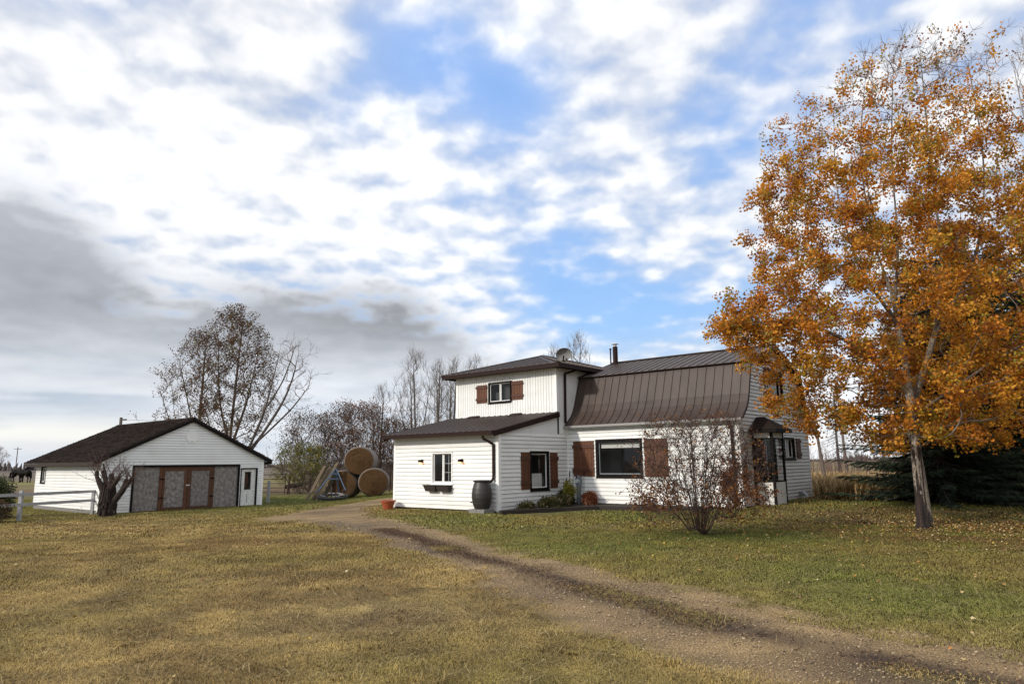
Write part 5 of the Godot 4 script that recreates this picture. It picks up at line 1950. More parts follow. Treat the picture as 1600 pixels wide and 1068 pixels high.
func woods() -> void:
	rng.seed = 515
	var grey := Color(0.21, 0.185, 0.165)
	var grp := "bare aspens beyond the lean-to"
	var p := []
	p.append(bare_tree("bare_aspen", "", 10.6, 3.8, [[Vector3(0, -0.2, 0), Vector3(0.1, 4, 0), Vector3(-0.1, 9.6, 0.1)], [Vector3(0.05, 2.6, 0), Vector3(0.9, 5.5, 0.3), Vector3(1.3, 8.8, 0.3)], [Vector3(0.05, 2.2, 0), Vector3(-0.9, 5.2, -0.2), Vector3(-1.5, 8.2, 0)]], 150, grey, 0.75, grp))
	p.append(bare_tree("bare_aspen", "", 9.8, 2.8, [[Vector3(0, -0.2, 0), Vector3(-0.1, 4, 0), Vector3(0.15, 9.2, 0)], [Vector3(-0.1, 3.4, 0), Vector3(0.7, 6, 0), Vector3(0.9, 8.6, 0)]], 120, grey, 0.7, grp))
	p.append(bare_tree("bare_aspen", "", 8.6, 2.4, [[Vector3(0, -0.2, 0), Vector3(0.2, 3.5, 0.1), Vector3(0.1, 8.1, 0)]], 90, grey * 0.9, 0.7, grp))
	var spots := [[-7.7, 54, 0, 1.0, 0], [-4.6, 55, 1, 1.0, 0], [-6.1, 57, 1, 1.02, 80], [-10.6, 56, 0, 0.78, 140], [-3.2, 58, 0, 0.98, 200], [-9.0, 60, 2, 1.1, 40], [-5.4, 62, 2, 1.15, 190], [-1.9, 56, 2, 1.05, 300], [-12.2, 60, 2, 0.8, 20], [-7.0, 64, 1, 1.05, 260], [-0.4, 58, 1, 0.95, 120], [4.3, 44, 1, 0.98, 30], [2.7, 45, 2, 1.03, 70]]
	var said := ["forked bare aspen, tallest of the grove left of the upper storey", "slim bare aspen close left of the upper storey window wall", "bare aspen between the two nearest ones of the grove", "low spreading bare aspen at the left edge of the grove", "bare aspen whose crown touches the upper storey's left corner", "thin bare aspen behind the forked one", "thin bare aspen deep in the grove", "bare aspen half hidden behind the upper storey", "small bare aspen behind the willow thicket", "bare aspen at the back of the grove", "bare aspen behind the upper storey's left edge", "bare treetop between the satellite dish and the chimney", "bare treetop directly behind the satellite dish"]
	for i in spots.size():
		var q: Array = spots[i]
		var used: bool = i == 0 or i == 1 or i == 5
		var idx: int = q[2]
		var o: Node3D = p[idx]
		if used:
			o.position = V(q[0], q[1])
			o.rotation_degrees.y = q[4]
			o.scale = Vector3.ONE * q[3]
			o.set_meta("label", said[i])
		else:
			copy(o, V(q[0], q[1]), q[4], q[3], said[i])
	var b := thicket_stems(1100, -18.5, 1.0, 56.5, 68.0, 2.4, 5.6, 0.022, Color(0.13, 0.09, 0.072))
	tag(put("thicket", b, M.twig), "grey brown mass of thin bare stems under the aspens behind the lean-to", "thicket", "", "stuff")
	# two trees with sparse brown leaves behind the garage
	rng.seed = 616
	var g := "brown leaved trees behind the garage"
	var t := bare_tree("poplar_tree", "tallest tree behind the garage, with sparse dark brown leaves", 13.4, 6.4, [[Vector3(0, -0.2, 0), Vector3(0.1, 5, 0), Vector3(0.5, 12.6, 0)], [Vector3(0.05, 3.0, 0), Vector3(1.2, 6.5, 0.3), Vector3(1.8, 10, 0.2)], [Vector3(0.05, 3.3, 0), Vector3(-1.0, 6.8, -0.3), Vector3(-1.2, 10.6, 0)]], 420, Color(0.17, 0.13, 0.105), 0.62, g, 0.6, 0.24, 0.2, 1.0)
	t.position = V(-20.4, 50.0)
	t = bare_tree("poplar_tree", "wide tree behind the garage ridge, left of the tallest one, nearly bare", 11.6, 6.6, [[Vector3(0, -0.2, 0), Vector3(0.1, 4, 0), Vector3(0.2, 10.8, 0)], [Vector3(0.05, 2.0, 0), Vector3(-1.6, 4.6, 0.3), Vector3(-2.8, 7.4, 0.2)], [Vector3(0.05, 2.4, 0), Vector3(-0.8, 6.0, -0.3), Vector3(-1.6, 9.4, 0)], [Vector3(0.05, 1.6, 0), Vector3(-2.2, 3.2, 0), Vector3(-4.4, 5.4, 0.2)]], 330, Color(0.17, 0.135, 0.11), 0.66, g, 0.30, 0.26, 0.17, 1.0)
	t.position = V(-23.2, 51.0)
	leaning_tree()
	# the tree at the right edge, mostly outside the frame
	rng.seed = 717
	t = bare_tree("bare_poplar", "bare tree reaching in at the upper right edge of the picture", 16.0, 5.4, [[Vector3(0, -0.2, 0), Vector3(0.1, 6, 0), Vector3(0.0, 15, 0)], [Vector3(0.05, 5, 0), Vector3(-1.4, 9, 0.3), Vector3(-1.7, 13.5, 0.2)], [Vector3(0.1, 6, 0), Vector3(1.2, 10, -0.3), Vector3(1.6, 14, 0)]], 260, Color(0.26, 0.22, 0.19), 0.5, "", 0.0, 0.35)
	t.position = V(17.9, 20.5)
	t.set_meta("category", "tree")

func willows() -> void:
	rng.seed = 818
	var lm := leaf_cluster(5, 0.26, 0.085)
	var brown := [Color(0.15, 0.062, 0.025), Color(0.12, 0.05, 0.025), Color(0.20, 0.085, 0.03), Color(0.10, 0.06, 0.03)]
	var g := "willow thicket behind the bales"
	var a := shrub("willow_shrub", "big rounded willow thicket with russet leaves behind the hay bales", V(-11.9, 53.0), 6.1, 6.0, 16, 330, Color(0.13, 0.095, 0.075), g, 0.0, 0.009)
	shrub_leaves(a, func(p: Vector3) -> float: return 0.95 * sst((p.y - 1.2) / 2.4), lm, brown, 0.12)
	a = shrub("willow_shrub", "dark branching willow left of the russet thicket, above the pipe gate", V(-15.2, 52.0), 5.4, 5.2, 11, 240, Color(0.10, 0.08, 0.068), g, 0.3, 0.009)
	shrub_leaves(a, func(p: Vector3) -> float: return 0.5 * sst((p.y - 2.2) / 2.0), lm, brown, 0.12)
	a = shrub("willow_shrub", "russet willow at the right, between the thicket and the lean-to", V(-8.6, 55.0), 5.0, 4.2, 11, 190, Color(0.13, 0.09, 0.075), g, 0.0, 0.009)
	shrub_leaves(a, func(p: Vector3) -> float: return 0.7 * sst((p.y - 1.0) / 2.0), lm, brown, 0.12)
	a = shrub("yellow_shrub", "low shrub with yellow green leaves behind the pipe gate", V(-15.3, 50.2), 3.2, 3.6, 9, 120, Color(0.10, 0.085, 0.06), "", 0.2, 0.008)
	shrub_leaves(a, func(p: Vector3) -> float: return 1.2 * sst((p.y - 0.5) / 1.0), lm, [Color(0.20, 0.19, 0.03), Color(0.26, 0.22, 0.035), Color(0.14, 0.15, 0.03)], 0.14)

func foreground_bush() -> void:
	rng.seed = 919
	var a := shrub("lawn_bush", "reddish brown twiggy bush with few leaves on the lawn before the picture window", V(4.06, 15.55), 2.55, 3.05, 50, 660, Color(0.062, 0.038, 0.030), "", 0.0, 0.0046)
	var lm := leaf_cluster(4, 0.10, 0.044)
	shrub_leaves(a, func(p: Vector3) -> float:
		var low := exp(-pow((p.y - 0.75) / 0.40, 2)) * clampf(absf(p.x + 0.1) * 1.6 - 0.2, 0, 1)
		var k := nz.get_noise_3d(p.x * 90.0, p.y * 90.0, p.z * 90.0)
		return clampf(0.06 + low * 1.45 + k * 0.45, 0.03, 2.0), lm, [Color(0.27, 0.105, 0.030), Color(0.19, 0.068, 0.024), Color(0.34, 0.16, 0.040), Color(0.14, 0.055, 0.025)], 0.05)
	# drooping leafy bush at the porch corner
	var q := shrub("corner_bush", "dense rusty brown leafy bush hanging at the house corner left of the porch", V(7.02, 22.4), 1.45, 0.62, 12, 90, Color(0.09, 0.05, 0.035), "", 0.0, 0.004)
	shrub_leaves(q, func(p: Vector3) -> float: return 1.9 * sst((p.y - 0.35) / 0.4), leaf_cluster(7, 0.16, 0.06), [Color(0.22, 0.075, 0.022), Color(0.16, 0.055, 0.02), Color(0.27, 0.11, 0.03)], 0.07)

func edge_shrubs() -> void:
	rng.seed = 1020
	var g := shrub("evergreen_shrub", "dark green juniper shrub at the left edge of the picture", V(-21.6, 28.8), 1.35, 1.7, 14, 150, Color(0.08, 0.06, 0.04), "", 0.0, 0.006)
	shrub_leaves(g, func(p: Vector3) -> float: return 2.0, leaf_cluster(8, 0.22, 0.07), [Color(0.05, 0.062, 0.014), Color(0.08, 0.085, 0.016), Color(0.035, 0.045, 0.012)], 0.10)
	g = shrub("bare_shrub", "low reddish brown twiggy shrub below the juniper at the left edge", V(-19.5, 26.3), 0.75, 1.5, 18, 140, Color(0.10, 0.06, 0.045), "", 0.0, 0.004)
	shrub_leaves(g, func(p: Vector3) -> float: return 0.6, leaf_cluster(5, 0.12, 0.045), [Color(0.15, 0.08, 0.04), Color(0.11, 0.05, 0.03), Color(0.10, 0.09, 0.03)], 0.06)
	# weeds along the garage wall
	for q in [[-18.9, 32.0, 0.55, "yellow weeds at the foot of the garage's sunlit wall, nearest the stump"], [-20.3, 33.2, 0.85, "tall yellow weeds against the middle of the garage's sunlit wall"]]:
		g = shrub("weed_clump", q[3], V(q[0], q[1]), q[2], 0.9, 12, 50, Color(0.16, 0.14, 0.06), "weeds by the garage", 0.0, 0.004)
		shrub_leaves(g, func(p: Vector3) -> float: return 1.2, leaf_cluster(5, 0.12, 0.05), [Color(0.20, 0.19, 0.05), Color(0.13, 0.14, 0.03)], 0.06)
	# the lopped stump in front of the garage
	var at := V(-16.95, 29.4)
	var t := thing("lopped_stump", "gnarled dark tree stump with lopped limbs and thin whips before the garage", "stump", at)
	var b := MB.new()
	var limbs := [
		[[0.05, -0.2, 0.0, 0.36], [0.03, 0.5, 0.0, 0.30], [-0.10, 1.0, 0.05, 0.20], [-0.36, 1.40, 0.05, 0.13], [-0.50, 1.62, 0.0, 0.10], [-0.53, 1.85, 0.0, 0.10]],
		[[0.05, 0.3, 0.0, 0.24], [0.10, 0.95, 0.0, 0.22], [0.12, 1.45, -0.05, 0.15], [0.06, 1.72, -0.05, 0.11]],
		[[-0.08, 0.9, 0.0, 0.15], [-0.18, 1.45, -0.10, 0.11], [-0.36, 1.85, -0.12, 0.08]],
		[[0.05, 0.2, 0.05, 0.22], [0.36, 0.62, 0.08, 0.17], [0.66, 1.05, 0.05, 0.15], [0.78, 1.50, 0.0, 0.12]],
		[[0.60, 1.0, 0.05, 0.13], [0.85, 1.25, 0.10, 0.10], [1.02, 1.55, 0.1, 0.09]],
		[[0.12, 1.0, 0.05, 0.15], [0.34, 1.35, 0.10, 0.11], [0.50, 1.58, 0.1, 0.09]],
		[[-0.02, 1.3, 0.0, 0.06], [-0.15, 1.8, 0.02, 0.045], [-0.28, 2.15, 0.02, 0.035]]]
	b.col = Color(0.055, 0.036, 0.030)
	for L in limbs:
		var pts := []
		var rr := []
		for q in L:
			pts.append(Vector3(q[0], q[1], q[2]))
			rr.append(q[3] * 0.80)
		b.tube(pts, rr, 9)
	for i in 60:
		var a := TAU * i / 60.0
		var p := Vector3(0.05 + cos(a) * 0.33, rng.randf_range(0.0, 0.7), sin(a) * 0.30)
		var k := rng.randf_range(0.6, 1.2)
		b.col = Color(0.052 * k, 0.036 * k, 0.030 * k)
		b.cone(p, p * Vector3(0.8, 1, 0.8) + Vector3(0, rng.randf_range(0.3, 0.7), 0), 0.05, 0.025, 5)
	put("trunk", b, M.bark, t)
	b = MB.new()
	b.col = Color(0.11, 0.07, 0.055)
	for i in 110:
		var src: Array = limbs[rng.randi() % 6]
		var q: Array = src[rng.randi_range(1, src.size() - 1)]
		var p := Vector3(q[0], q[1], q[2])
		var d := Vector3(rng.randf_range(-0.8, 1.0), rng.randf_range(0.3, 1.2), rng.randfn() * 0.3).normalized()
		var L := rng.randf_range(0.4, 1.1)
		b.cone(p, p + d * L * 0.5, 0.011, 0.008, 4)
		var m := p + d * L * 0.5
		var e := m + (d + Vector3(0.1, 0.15, 0)).normalized() * L * 0.6
		b.cone(m, e, 0.008, 0.004, 3)
		for j in 3: b.cone(m.lerp(e, j * 0.3), m.lerp(e, j * 0.3) + Vector3(rng.randfn(), absf(rng.randfn()), rng.randfn()) * 0.16, 0.005, 0.003, 3)
	put("whip", b, M.twig, t, "stuff")

func right_side() -> void:
	rng.seed = 1121
	make_spray()
	spruce("broad dark spruce left behind the orange tree, its low boughs reaching toward the house", V(13.7, 22.6), 8.2, 6.6)
	spruce("tall dark spruce behind the orange tree's trunks", V(16.2, 24.5), 10.0, 6.8)
	spruce("dark spruce at the right edge of the picture", V(18.0, 22.4), 9.2, 6.8)
	spruce("dark spruce behind and between the other spruces", V(20.3, 28.0), 10.2, 7.2)
	# tall dead grass beyond the lawn
	var c := clump(40, 0.30, 0.92, 0.012, 0.40)
	var where := []
	var tint := PackedColorArray()
	for i in 2600:
		var d := rng.randf_range(24.0, 42.0)
		var x := rng.randf_range(0.40, 0.80) * d
		if d < 24.6 + 0.5 * sin(x * 2.0) or built_on(x, d): continue
		if x < 10.9 + (d - 24.0) * 0.25: continue
		where.append(Transform3D(Basis(Vector3.UP, rng.randf() * TAU).scaled(Vector3(1, rng.randf_range(0.6, 1.1), 1)), V(x, d)))
		var k := rng.randf_range(0.7, 1.25)
		tint.append(Color(0.44 * k, 0.30 * k, 0.13 * k))
	tag(scatter("tall_grass", c, M.blade, where, tint), "tall golden dead grass beyond the house's right corner", "grass")
	var b := thicket_stems(900, 15.0, 40.0, 36.0, 52.0, 1.2, 3.2, 0.015, Color(0.11, 0.065, 0.058))
	tag(put("brush", b, M.twig), "purple brown brush standing behind the tall golden grass", "brush", "", "stuff")
	# dead trunks
	var poles := [[16.0, 36.0, 5.5, -0.10, "leaning dead trunk right of the house, behind the tall grass"], [19.5, 41.0, 6.0, -0.03, "thin dead pole before the bare spruce"], [18.0, 34.0, 5.2, 0.0, "straight pale dead pole left of the spruces"], [15.9, 40.0, 3.2, 0.0, "short dead pole nearest the house's right corner"]]
	for q in poles:
		var t := thing("dead_trunk", q[4], "dead tree", V(q[0], q[1]), 0.0, "dead trunks beyond the house")
		b = MB.new()
		b.col = Color(0.26, 0.22, 0.20)
		var h: float = q[2]
		b.tube([Vector3(0, -0.2, 0), Vector3(q[3] * h * 0.5, h * 0.5, 0), Vector3(q[3] * h * 1.15, h, 0)], [0.10, 0.07, 0.035], 7)
		for j in 5:
			var y := h * rng.randf_range(0.45, 0.95)
			b.cone(Vector3(q[3] * y, y, 0), Vector3(q[3] * y + rng.randfn() * 0.5, y + rng.randf_range(0.1, 0.6), rng.randfn() * 0.4), 0.018, 0.006, 4)
		put("trunk", b, M.bark, t)
	var t := thing("bare_spruce", "thin grey dead spruce with drooping bare twigs in the gap right of the house", "dead tree", V(20.9, 45.0))
	b = MB.new()
	b.col = Color(0.16, 0.145, 0.14)
	b.tube([Vector3(0, -0.2, 0), Vector3(0, 3, 0), Vector3(0.05, 5.6, 0)], [0.10, 0.07, 0.02], 7)
	put("trunk", b, M.bark, t)
	b = MB.new()
	b.col = Color(0.14, 0.125, 0.12)
	for i in 150:
		var y := rng.randf_range(1.4, 5.3)
		var a := rng.randf() * TAU
		var l := (5.7 - y) * 0.36 * rng.randf_range(0.6, 1.1) + 0.1
		var e := Vector3(cos(a) * l, y - 0.35 * l, sin(a) * l)
		b.cone(Vector3(0, y, 0), e, 0.012, 0.005, 3)
		for j in 3:
			var m := Vector3(0, y, 0).lerp(e, rng.randf_range(0.4, 1.0))
			b.cone(m, m + Vector3(rng.randfn() * 0.12, -0.22, rng.randfn() * 0.12), 0.006, 0.003, 3)
	put("twigs", b, M.twig, t, "stuff")

func horizon() -> void:
	rng.seed = 1222
	var b := MB.new()
	for i in 900:
		var a := deg_to_rad(rng.randf_range(-75, 75))
		var r: float = rng.randf_range(520, 800)
		var k := rng.randf_range(0.6, 1.3)
		var clus := nz.get_noise_1d(a * 900.0)
		var h := rng.randf_range(3.0, 7.0) * (0.7 + clus * 1.4)
		if h < 2.0: continue
		b.col = Color(0.085 * k, 0.07 * k, 0.065 * k)
		var x := sin(a) * r
		var d := cos(a) * r
		for j in 9:
			var o := Vector3(rng.randfn() * 3.2, 0, rng.randfn() * 2.0)
			b.cone(V(x, d) + o, V(x, d, h * rng.randf_range(0.5, 1.0)) + o + Vector3(rng.randfn(), 0, 0), 1.2, 0.12, 4)
	tag(put("treeline", b, M.twig), "far line of bare trees on the horizon beyond the fields", "trees", "", "stuff")
	var grp := "trees on the horizon at left"
	var t := bare_tree("far_tree", "far bare tree on the horizon at the left edge, beyond the horses", 8.0, 6.0, [[Vector3(0, -0.2, 0), Vector3(0, 3, 0), Vector3(0.1, 7.4, 0)]], 120, Color(0.10, 0.085, 0.08), 1.0, grp, 0.5, 0.15)
	t.position = V(-168.0, 228.0)
	copy(t, V(-156.0, 236.0), 70, 0.62, "smaller far tree on the horizon, right of the one at the left edge")
	var p := thing("power_pole", "far wooden power pole with a crossarm on the horizon above the horses", "power pole", V(-163.5, 230.0))
	b = MB.new()
	b.tube([Vector3(0, -0.5, 0), Vector3(0, 8.6, 0)], [0.16, 0.12], 8)
	put("pole", b, M.pole_wood, p)
	b = MB.new()
	b.box(Vector3(-1.1, 7.9, -0.06), Vector3(1.1, 8.05, 0.06), Transform3D(Basis(Vector3.UP, 0.5), Vector3.ZERO))
	put("crossarm", b, M.pole_wood, p)
	p = thing("utility_pole", "utility pole rising behind the garage ridge with a wire to the right", "power pole", V(-25.2, 44.5))
	b = MB.new()
	b.tube([Vector3(0, -0.5, 0), Vector3(0, 5.15, 0)], [0.12, 0.09], 8)
	put("pole", b, M.pole_wood, p)
	b = MB.new()
	b.box(Vector3(-0.05, 4.95, -0.05), Vector3(0.35, 5.05, 0.05))
	put("bracket", b, M.pole_wood, p)
	b = MB.new()
	var pts := []
	var a0 := V(-24.9, 44.5, 5.0)
	var a1 := Vector3(2.0, 4.9, -33.0)
	for i in 17:
		var u := i / 16.0
		pts.append(a0.lerp(a1, u) + Vector3(0, -1.1 * 4 * u * (1 - u) * 0.5, 0))
	for i in 16: b.cone(pts[i], pts[i + 1], 0.008, 0.008, 4)
	tag(put("overhead_wire", b, M.wire), "thin overhead wire running from the utility pole toward the farmhouse", "wire")

# ---------------------------------------------------------------- animals
# bones: [ax, ay, az, ra, bx, by, bz, rb]; the joined surface as one mesh (surface nets)
func body_mesh(bones: Array, cell: float, k: float) -> MB:
	var lo := Vector3(1e9, 1e9, 1e9)
	var hi := -lo
	for q in bones:
		for e in [0, 4]:
			var p := Vector3(q[e], q[e + 1], q[e + 2])
			var r: Vector3 = Vector3.ONE * (q[e + 3] + 2.0 * cell)
			lo = lo.min(p - r)
			hi = hi.max(p + r)
	var n := Vector3i(((hi - lo) / cell).ceil()) + Vector3i.ONE
	var f := PackedFloat32Array()
	f.resize(n.x * n.y * n.z)
	f.fill(1.0)
	for q in bones:
		var a := Vector3(q[0], q[1], q[2])
		var b := Vector3(q[4], q[5], q[6])
		var pad: float = maxf(q[3], q[7]) + 3.0 * cell + k
		var i0 := Vector3i(((a.min(b) - Vector3.ONE * pad - lo) / cell).floor()).clamp(Vector3i.ZERO, n - Vector3i.ONE)
		var i1 := Vector3i(((a.max(b) + Vector3.ONE * pad - lo) / cell).ceil()).clamp(Vector3i.ZERO, n - Vector3i.ONE)
		var ab := b - a
		var l2 := maxf(ab.length_squared(), 1e-9)
		for z in range(i0.z, i1.z + 1):
			for y in range(i0.y, i1.y + 1):
				for x in range(i0.x, i1.x + 1):
					var p := lo + Vector3(x, y, z) * cell
					var t := clampf((p - a).dot(ab) / l2, 0, 1)
					var dd: float = p.distance_to(a + ab * t) - lerpf(q[3], q[7], t)
					var ix := (z * n.y + y) * n.x + x
					var o := f[ix]
					var h := maxf(k - absf(o - dd), 0.0) / k
					f[ix] = minf(o, dd) - h * h * k * 0.25
	var vert := {}
	var grad := {}
	var out := MB.new()
	for z in n.z - 1:
		for y in n.y - 1:
			for x in n.x - 1:
				var sum := Vector3.ZERO
				var cnt := 0
				var v8 := []
				for c in 8:
					v8.append(f[((z + (c >> 2)) * n.y + y + ((c >> 1) & 1)) * n.x + x + (c & 1)])
				for e in [[0, 1], [2, 3], [4, 5], [6, 7], [0, 2], [1, 3], [4, 6], [5, 7], [0, 4], [1, 5], [2, 6], [3, 7]]:
					var va: float = v8[e[0]]
					var vb: float = v8[e[1]]
					if (va < 0.0) != (vb < 0.0):
						var t := va / (va - vb)
						var pa := Vector3(e[0] & 1, (e[0] >> 1) & 1, e[0] >> 2)
						var pb := Vector3(e[1] & 1, (e[1] >> 1) & 1, e[1] >> 2)
						sum += pa.lerp(pb, t)
						cnt += 1
				if cnt:
					var ix := (z * n.y + y) * n.x + x
					vert[ix] = lo + (Vector3(x, y, z) + sum / cnt) * cell
					grad[ix] = Vector3(v8[1] + v8[3] + v8[5] + v8[7] - v8[0] - v8[2] - v8[4] - v8[6], v8[2] + v8[3] + v8[6] + v8[7] - v8[0] - v8[1] - v8[4] - v8[5], v8[4] + v8[5] + v8[6] + v8[7] - v8[0] - v8[1] - v8[2] - v8[3]).normalized()
	var sx := 1
	var sy := n.x
	var sz := n.x * n.y
	for ix in vert:
		var s0 := f[ix] < 0.0
		for ax in [[sx, sy, sz], [sy, sz, sx], [sz, sx, sy]]:
			if (f[ix + ax[0]] < 0.0) != s0:
				var q := [ix, ix - ax[1], ix - ax[1] - ax[2], ix - ax[2]]
				if vert.has(q[1]) and vert.has(q[2]) and vert.has(q[3]):
					out.tri(vert[q[0]], vert[q[1]], vert[q[2]], grad[q[0]], grad[q[1]], grad[q[2]])
					out.tri(vert[q[0]], vert[q[2]], vert[q[3]], grad[q[0]], grad[q[2]], grad[q[3]])
	return out

func horse(label: String, at: Vector3, turn: float, low: bool) -> void:
	var t := thing("horse", label, "horse", at, turn, "")
	# facing +x
	var b := [
		[-0.52, 1.18, 0, 0.30, 0.10, 1.12, 0, 0.285], [0.10, 1.12, 0, 0.285, 0.52, 1.16, 0, 0.27],
		[0.45, 1.42, 0, 0.13, -0.05, 1.36, 0, 0.12], [-0.62, 1.24, 0, 0.24, -0.45, 1.30, 0, 0.24]]
	var hx := 1.28
	var hy := 1.72
	if low:
		b.append([0.58, 1.26, 0, 0.21, 0.98, 1.22, 0, 0.135])
		b.append([0.98, 1.22, 0, 0.135, 1.20, 1.20, 0, 0.12])
		hx = 1.22
		hy = 1.22
		b.append([hx, hy, 0, 0.115, hx + 0.24, hy - 0.30, 0, 0.075])
		b.append([hx + 0.24, hy - 0.30, 0, 0.075, hx + 0.30, hy - 0.40, 0, 0.062])
	else:
		b.append([0.58, 1.26, 0, 0.22, 0.90, 1.58, 0, 0.135])
		b.append([0.90, 1.58, 0, 0.135, 1.06, 1.76, 0, 0.115])
		hx = 1.08
		hy = 1.76
		b.append([hx, hy, 0, 0.115, hx + 0.34, hy - 0.16, 0, 0.075])
		b.append([hx + 0.34, hy - 0.16, 0, 0.075, hx + 0.45, hy - 0.21, 0, 0.062])
	for s in [-1, 1]:
		b.append([hx - 0.03, hy + 0.07, s * 0.055, 0.035, hx - 0.05, hy + 0.20, s * 0.075, 0.016])
		# front leg: elbow, wrist, fetlock, hoof
		var f: float = 0.04 * s
		b.append([0.46, 1.02, s * 0.15, 0.14, 0.48 + f, 0.66, s * 0.14, 0.075])
		b.append([0.48 + f, 0.66, s * 0.14, 0.07, 0.47 + f, 0.20, s * 0.14, 0.045])
		b.append([0.47 + f, 0.20, s * 0.14, 0.05, 0.50 + f, 0.05, s * 0.14, 0.062])
		# hind leg: stifle forward, hock back, shank down
		b.append([-0.60, 1.12, s * 0.15, 0.20, -0.50 - f, 0.84, s * 0.16, 0.13])
		b.append([-0.50 - f, 0.84, s * 0.16, 0.12, -0.74 - f, 0.55, s * 0.15, 0.062])
		b.append([-0.74 - f, 0.55, s * 0.15, 0.06, -0.70 - f, 0.18, s * 0.15, 0.045])
		b.append([-0.70 - f, 0.18, s * 0.15, 0.05, -0.66 - f, 0.05, s * 0.15, 0.062])
	var m := body_mesh(b, 0.042, 0.09)
	put("body", m, M.horse_coat, t)
	var tl := MB.new()
	for i in 9:
		var o := Vector3(rng.randfn() * 0.03, 0, rng.randfn() * 0.04)
		tl.tube([Vector3(-0.82, 1.33, 0), Vector3(-0.94, 1.15, 0) + o, Vector3(-0.93, 0.5, 0) + o * 2.5], [0.035, 0.04, 0.012], 5)
	put("tail", tl, M.horse_coat, t)
	var mn := MB.new()
	for i in 12:
		var u := i / 11.0
		var p := Vector3(0.50, 1.46, 0).lerp(Vector3(hx - 0.06, hy + 0.09, 0), u)
		mn.tube([p, p + Vector3(-0.03, 0.02, 0.10), p + Vector3(-0.05, -0.22, 0.16)], [0.04, 0.035, 0.012], 5)
	put("mane", mn, M.horse_coat, t)

# ---------------------------------------------------------------- things about the yard
func bale(label: String, at: Vector3, turn: float) -> void:
	var t := thing("hay_bale", label, "hay bale", at, turn, "round hay bales stacked beside the lean-to")
	var R := 0.86
	var L := 1.5
	# sits on its round side; axis along z
	var b := MB.new()
	var sides := 40
	for i in sides:
		var a := TAU * i / sides
		var c := TAU * (i + 1) / sides
		var pa := Vector3(cos(a), sin(a), 0)
		var pc := Vector3(cos(c), sin(c), 0)
		var steps := [0.0, 0.03, 0.10, L - 0.10, L - 0.03, L]
		var rs := [R - 0.06, R - 0.02, R, R, R - 0.02, R - 0.06]
		for j in 5:
			var k := 1.0 + 0.012 * nz2.get_noise_2d(a * 60.0, j * 40.0)
			b.tri(pa * rs[j] * k + Vector3(0, R, -steps[j]), pc * rs[j] * k + Vector3(0, R, -steps[j]), pc * rs[j + 1] * k + Vector3(0, R, -steps[j + 1]), pa, pc, pc)
			b.tri(pa * rs[j] * k + Vector3(0, R, -steps[j]), pc * rs[j + 1] * k + Vector3(0, R, -steps[j + 1]), pa * rs[j + 1] * k + Vector3(0, R, -steps[j + 1]), pa, pc, pa)
	t.scale = Vector3(1.03, 0.955, 1.0)
	put("net_wrap", b, M.hay_wrap, t)
	# the ends: hay wound in a spiral
	for e in [0, 1]:
		b = MB.new()
		var rings := 18
		for i in rings:
			var r0 := (R - 0.06) * i / rings
			var r1 := (R - 0.06) * (i + 1) / rings
			var z := (0.006 if e == 0 else -L - 0.006)
			var o := (1.0 if e == 0 else -1.0)
			for s in sides:
				var a := TAU * s / sides
				var c := TAU * (s + 1) / sides
				var k := 0.62 + 0.38 * fposmod(i * 0.61 + a / TAU + nz2.get_noise_2d(i * 40.0, a * 50.0) * 0.6, 1.0)
				b.col = Color(k, k * 0.97, k * 0.92)
				var za := z + o * 0.022 * nz2.get_noise_2d(i * 60.0 + 9.0, a * 60.0)
				var pa := Vector3(cos(a), sin(a), 0)
				var pc := Vector3(cos(c), sin(c), 0)
				b.quad(pa * r0 + Vector3(0, R, za), pc * r0 + Vector3(0, R, za), pc * r1 + Vector3(0, R, za - o * 0.012), pa * r1 + Vector3(0, R, za - o * 0.012), Vector3(0, 0, o))
		put("hay_end", b, M.hay, t)
	var st := MB.new()
	for i in 240:
		var a := rng.randf() * TAU
		var r := sqrt(rng.randf()) * (R - 0.05)
		var p := Vector3(cos(a) * r, R + sin(a) * r, 0.015)
		var d := Vector3(-sin(a), cos(a), rng.randf_range(0.0, 0.5)).normalized() * rng.randf_range(0.05, 0.16)
		var k := rng.randf_range(0.5, 1.5)
		st.col = Color(k, k, k)
		st.cone(p, p + d, 0.004, 0.002, 3)
	put("loose_straw", st, M.hay, t, "stuff")

